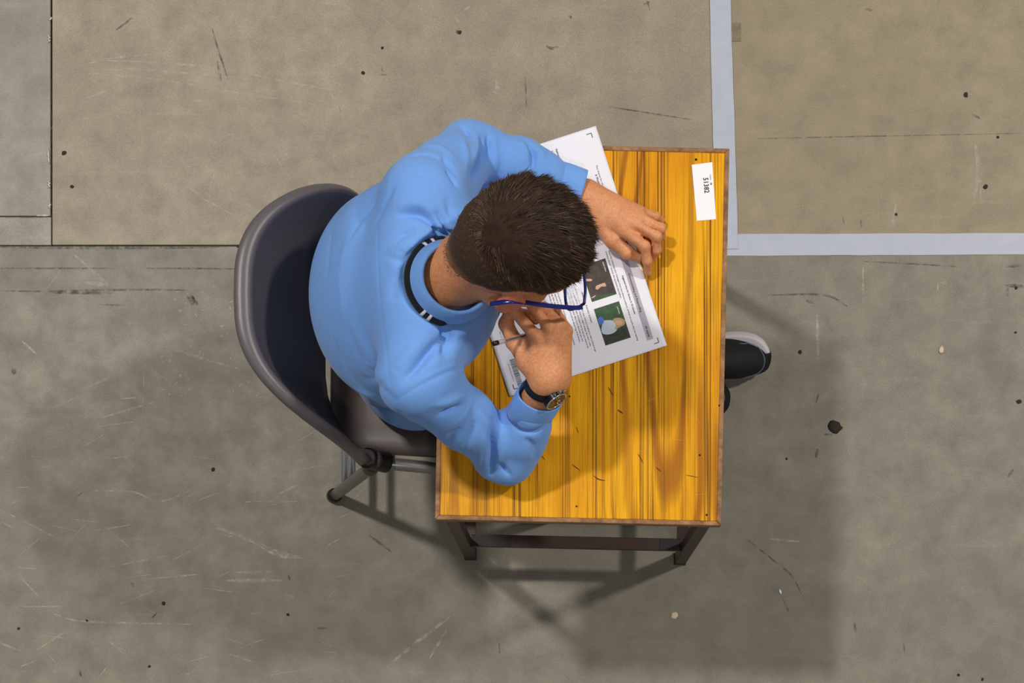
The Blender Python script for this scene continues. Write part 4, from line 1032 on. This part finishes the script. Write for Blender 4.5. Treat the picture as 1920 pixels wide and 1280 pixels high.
V, Q = hf.mesh((-.30, .58, .98), (.10, .90, 1.26), .0032)
t = NT('hair_base'); o_ = t.coord(); n1 = t.noise(o_, 60, 4, .6)
at = t.n('ShaderNodeAttribute', attribute_name='cut'); n3 = t.noise(o_, 700, 2, .7)
cc_ = t.mix(at.outputs['Fac'], t.ramp(n3, [(.35, srgb(60, 47, 38)), (.65, srgb(96, 77, 62))]), t.ramp(n1, [(.3, srgb(38, 27, 20)), (.7, srgb(58, 42, 31))]))
at2 = t.n('ShaderNodeAttribute', attribute_name='fade')
cc_ = t.mix(at2.outputs['Fac'], cc_, t.ramp(n3, [(.4, srgb(122, 88, 66)), (.65, srgb(182, 132, 98))]))
M_hb = t.set(Base_Color=cc_, Roughness=.8, Specular_IOR_Level=.15)
hair = np_mesh('hair', V, outward(V, Q), M_hb, person)
q_ = hlocal(V); a = hair.data.attributes.new('fade', 'FLOAT', 'POINT'); a.data.foreach_set('value', (np.clip(1 - (hairline(q_) - .004) / .028, 0, 1) ** 1.3).astype(np.float32)); a = hair.data.attributes.new('cut', 'FLOAT', 'POINT')
a.data.foreach_set('value', np.clip((hair_len(q_) - .0009) / .006 + np.clip(hairline(q_) - .01, 0, 1) * 6, 0, 1).astype(np.float32))
t = NT('hair_strand'); at = t.n('ShaderNodeAttribute', attribute_name='tone')
M_hs = t.set(Base_Color=t.ramp(at.outputs['Fac'], [(0, srgb(26, 18, 12)), (.5, srgb(54, 39, 28)), (1, srgb(112, 86, 64))]), Roughness=.62, Specular_IOR_Level=.22)
def strands(n, seed):
    r = np.random.default_rng(seed); skin = hp_.f
    # random directions, projected onto the scalp
    D_ = r.normal(size=(n * 3, 3)); D_ /= np.linalg.norm(D_, axis=1)[:, None]
    c = Hd(-.010, 0, .044); p = c + D_ * .13
    for _ in range(14): p = p - D_ * np.clip(skin.eval(p), -.05, .05)[:, None] * .9
    q = hlocal(p); hl_ = hairline(q)
    keep = r.uniform(size=len(p)) < np.clip((hl_ + .006) / .030, 0, 1) ** 1.3
    p, q, hl_ = p[keep][:n], q[keep][:n], hl_[keep][:n]; m = len(p)
    e = 1e-3; N = np.stack([skin.eval(p + np.eye(3)[k] * e) - skin.eval(p - np.eye(3)[k] * e) for k in range(3)], 1); N /= np.linalg.norm(N, axis=1)[:, None]
    ln = hair_len(q); top = np.clip((ln - .0009) / .0131, 0, 1)
    crown = Hd(-.098, -.030, .094); rad = p - crown; dist = np.linalg.norm(rad, axis=1)[:, None]
    swirl = np.cross(N, rad)
    tang = rad / (dist + 1e-6) + swirl / (dist + 1e-6) * .55 * np.exp(-dist / .05)
    back = np.clip(-q[:, 0:1] / .06, 0, 1)
    tang = tang * 1.0 + top[:, None] * (Fv * .55 - Lv * .30) * np.clip(dist / .05, 0, 1)
    tang += -Uv * (1 - top[:, None]) * .6
    tang -= N * np.sum(tang * N, 1)[:, None]; tang /= np.linalg.norm(tang, axis=1)[:, None] + 1e-6
    clump = np.stack([np.sin(p @ np.array(k) * 1.0) for k in ((310, 170, 90), (-150, 290, 210), (120, -240, 330))], 1)
    tang = tang + clump * .22 + r.normal(0, .10, (m, 3))
    L = np.where(top > .02, .006 + .034 * top, .0055) * r.uniform(.75, 1.15, m) * np.clip(.45 + hl_ / .05, .35, 1)
    lift = (.30 + .45 * top)[:, None]
    d0 = tang * (1 - lift * .3) + N * (lift + .25); d0 /= np.linalg.norm(d0, axis=1)[:, None]
    d1 = tang + N * (.10 + .02 * top[:, None]); d1 /= np.linalg.norm(d1, axis=1)[:, None]
    d2 = tang - N * .10 * top[:, None] + r.normal(0, .08, (m, 3)); d2 /= np.linalg.norm(d2, axis=1)[:, None]
    p0 = p - N * .001; p1 = p0 + d0 * L[:, None] * .33; p2 = p1 + d1 * L[:, None] * .36; p3 = p2 + d2 * L[:, None] * .34
    side = np.cross(tang, N); side /= np.linalg.norm(side, axis=1)[:, None] + 1e-9
    wd = np.where(top > .3, .00052, .00036)[:, None] * r.uniform(.8, 1.3, (m, 1))
    V = np.stack([p0 - side * wd, p0 + side * wd, p1 - side * wd, p1 + side * wd, p2 - side * wd * .8, p2 + side * wd * .8, p3], 1).reshape(-1, 3)
    b = np.arange(m) * 7
    T = np.concatenate([np.stack([b, b + 1, b + 3], 1), np.stack([b, b + 3, b + 2], 1), np.stack([b + 2, b + 3, b + 5], 1), np.stack([b + 2, b + 5, b + 4], 1), np.stack([b + 4, b + 5, b + 6], 1)])
    tone = np.clip(r.normal(.40, .17, m) + .10 * clump[:, 0] + .30 * (1 - top) + .35 * np.clip(1 - hl_ / .02, 0, 1), 0, 1)
    return V, T, np.repeat(tone, 7)
V, T, tone = strands(60000, 5)
ho = np_mesh('hair_strands', V, T, M_hs, hair); ho['kind'] = 'stuff'
a = ho.data.attributes.new('tone', 'FLOAT', 'POINT'); a.data.foreach_set('value', tone.astype(np.float32))

# ================================================================== GLASSES
M_fr = simple('blue_acetate', srgb(22, 34, 120), .22, 0, .5, var=.15)
M_frd = simple('dark_acetate', srgb(16, 17, 34), .25)
t = NT('lens'); M_lens = t.set(Base_Color=(.97, .98, 1, 1), Roughness=.02, Transmission_Weight=1.0, IOR=1.02, Alpha=.25)
gl = empty('eyeglasses', Hd(.105, 0, .01), 'blue framed eyeglasses worn on the face of the bent head', 'eyeglasses')
def G_(f, l, u): return Hd(f, l, u)
for s in (-1, 1):
    q = spline([G_(.118, s * .0735, .020), G_(.100, s * .0775, .021), G_(.050, s * .0815, .021), G_(.0, s * .0835, .022), G_(-.018, s * .083, .014), G_(-.032, s * .080, -.010)], 6)
    v, f = tube_geo(q, .0040, 10, True, .45); mesh_obj('temple', v, f, M_fr, gl)
    rim = [(.118, s * .070, .026), (.121, s * .045, .029), (.121, s * .014, .026), (.1205, s * .011, .008), (.119, s * .020, -.012), (.117, s * .045, -.016), (.115, s * .066, -.010), (.116, s * .0715, .008)]
    q = spline([G_(*k) for k in rim + rim[:1]], 6); v, f = tube_geo(q, .0024, 8, False); mesh_obj('rim', v, f, M_fr, gl)
    c = np.mean(q[:-1], axis=0); V_ = list(q[:-1]) + [c]; n = len(q) - 1
    o = mesh_obj('lens', V_, [(i, (i + 1) % n, n) for i in range(n)], M_lens, gl); m = o.modifiers.new('thick', 'SOLIDIFY'); m.thickness = .0016
v, f = tube_geo(spline([G_(.121, -.012, .016), G_(.1235, 0, .019), G_(.121, .012, .016)], 6), .0023, 8); mesh_obj('bridge', v, f, M_fr, gl)

# ================================================================== WRISTWATCH
wa = nrm(W_R - E_R); wc = E_R + (W_R - E_R) * .90
wn = np.array([.62, -.62, .42]); wn = nrm(wn - wa * np.dot(wn, wa)); wm = np.cross(wa, wn)
watch = empty('wristwatch', wc, 'black strapped wristwatch with round chronograph dial on the raised wrist', 'watch')
nn_ = np.array([.1, -.85, .5]); nn_ = nrm(nn_ - wa * np.dot(nn_, wa)); mm_ = np.cross(wa, nn_)
seg = 48; V = []
for (off, r) in ((-.0115, .0315), (-.0115, .0338), (-.004, .0350), (.004, .0350), (.0115, .0338), (.0115, .0315)):
    for i in range(seg):
        t_ = 2 * math.pi * i / seg; V.append(wc + wa * off + r * (mm_ * math.cos(t_) + nn_ * .82 * math.sin(t_)))
F = [(k * seg + i, k * seg + (i + 1) % seg, ((k + 1) % 6) * seg + (i + 1) % seg, ((k + 1) % 6) * seg + i) for k in range(6) for i in range(seg)]
M_strap = simple('black_rubber', srgb(12, 12, 14), .5, bump=.1); M_case = simple('dark_steel', srgb(40, 38, 40), .25, .8); M_dial = simple('brown_dial', srgb(62, 46, 36), .4, var=.2, scale=400); M_gold = simple('rose_metal', srgb(196, 160, 132), .25, .8); M_steel = simple('polished_steel', srgb(200, 200, 205), .15, .9)
mesh_obj('strap', V, F, M_strap, watch)
rw = np.linalg.norm([np.dot(wn, mm_), np.dot(wn, nn_) * .82]) * .0335; dcn = wc + wn * rw
v, f = disc_geo(dcn - wn * .004, wn, .0205, .0085, 40, .0195); case = bevel(mesh_obj('case', v, f, M_case, watch, False), .001, 2)
v, f = disc_geo(dcn + wn * .0046, wn, .0172, .0006, 40); dial = mesh_obj('dial', v, f, M_dial, watch, False)
v, f = tube_geo([dcn + wn * .0048 + .0184 * (wa * math.cos(t_) + wm * math.sin(t_)) for t_ in np.linspace(0, 2 * math.pi, 49)], .0014, 8, False); mesh_obj('bezel', v, f, M_steel, watch)
for k in range(12):
    t_ = math.pi * k / 6; d = wa * math.cos(t_) + wm * math.sin(t_); R = np.stack([d, np.cross(wn, d), wn], 1)
    v, f = box_geo(dcn + wn * .0054 + d * .0142, .0036, .0011, .0006, R); mesh_obj('hour_mark', v, f, M_gold, dial, False)
for a_, L in ((.6, .0085), (2.5, .0125)):
    d = wa * math.cos(a_) + wm * math.sin(a_); R = np.stack([d, np.cross(wn, d), wn], 1)
    v, f = box_geo(dcn + wn * .0062 + d * L * .45, L, .0013, .0005, R); mesh_obj('watch_hand', v, f, M_steel, dial, False)
for a_ in (.0, 2.1, 4.2):
    d = wa * math.cos(a_) + wm * math.sin(a_); c = dcn + wn * .0054 + d * .0078; u_ = wa; w_ = wm
    v, f = tube_geo([c + .0040 * (u_ * math.cos(t_) + w_ * math.sin(t_)) for t_ in np.linspace(0, 2 * math.pi, 25)], .0005, 6, False); mesh_obj('subdial', v, f, M_gold, dial)
for a_ in (-.5, 0, .5):
    d = wa * math.cos(a_) + wm * math.sin(a_); v, f = disc_geo(dcn + d * .0195 + wn * .001, d, .0022 if a_ else .0028, .0042, 12); mesh_obj('pusher', v, f, M_steel, case, False)

# ================================================================== PEN
pe0, pe1 = P(928, 643.5, 1.008), P(985, 628.5, .968)
pd = nrm(pe1 - pe0); pen = empty('ballpoint_pen', pe0 + pd * .07, 'clear ballpoint pen with dark ink held in the raised hand', 'pen')
t = NT('clear_plastic'); M_clear = t.set(Base_Color=(.9, .82, .82, 1), Roughness=.1, Transmission_Weight=.85, IOR=1.2, Alpha=.55)
v, f = tube_geo([pe0 + pd * .004, pe0 + pd * .118, pe0 + pd * .126, pe0 + pd * .134], [.0038, .0038, .0034, .0018], 6); mesh_obj('barrel', v, f, M_clear, pen, False)
v, f = tube_geo([pe0 - pd * .003, pe0 + pd * .006], [.0040, .0041], 12); mesh_obj('end_plug', v, f, M_blk, pen)
v, f = tube_geo([pe0 + pd * .024, pe0 + pd * .130], .0017, 8); mesh_obj('ink_tube', v, f, simple('dark_ink', srgb(30, 16, 18), .3), pen)
v, f = tube_geo([pe0 + pd * .132, pe0 + pd * .141], [.0014, .0006], 8); mesh_obj('tip', v, f, M_gold, pen)
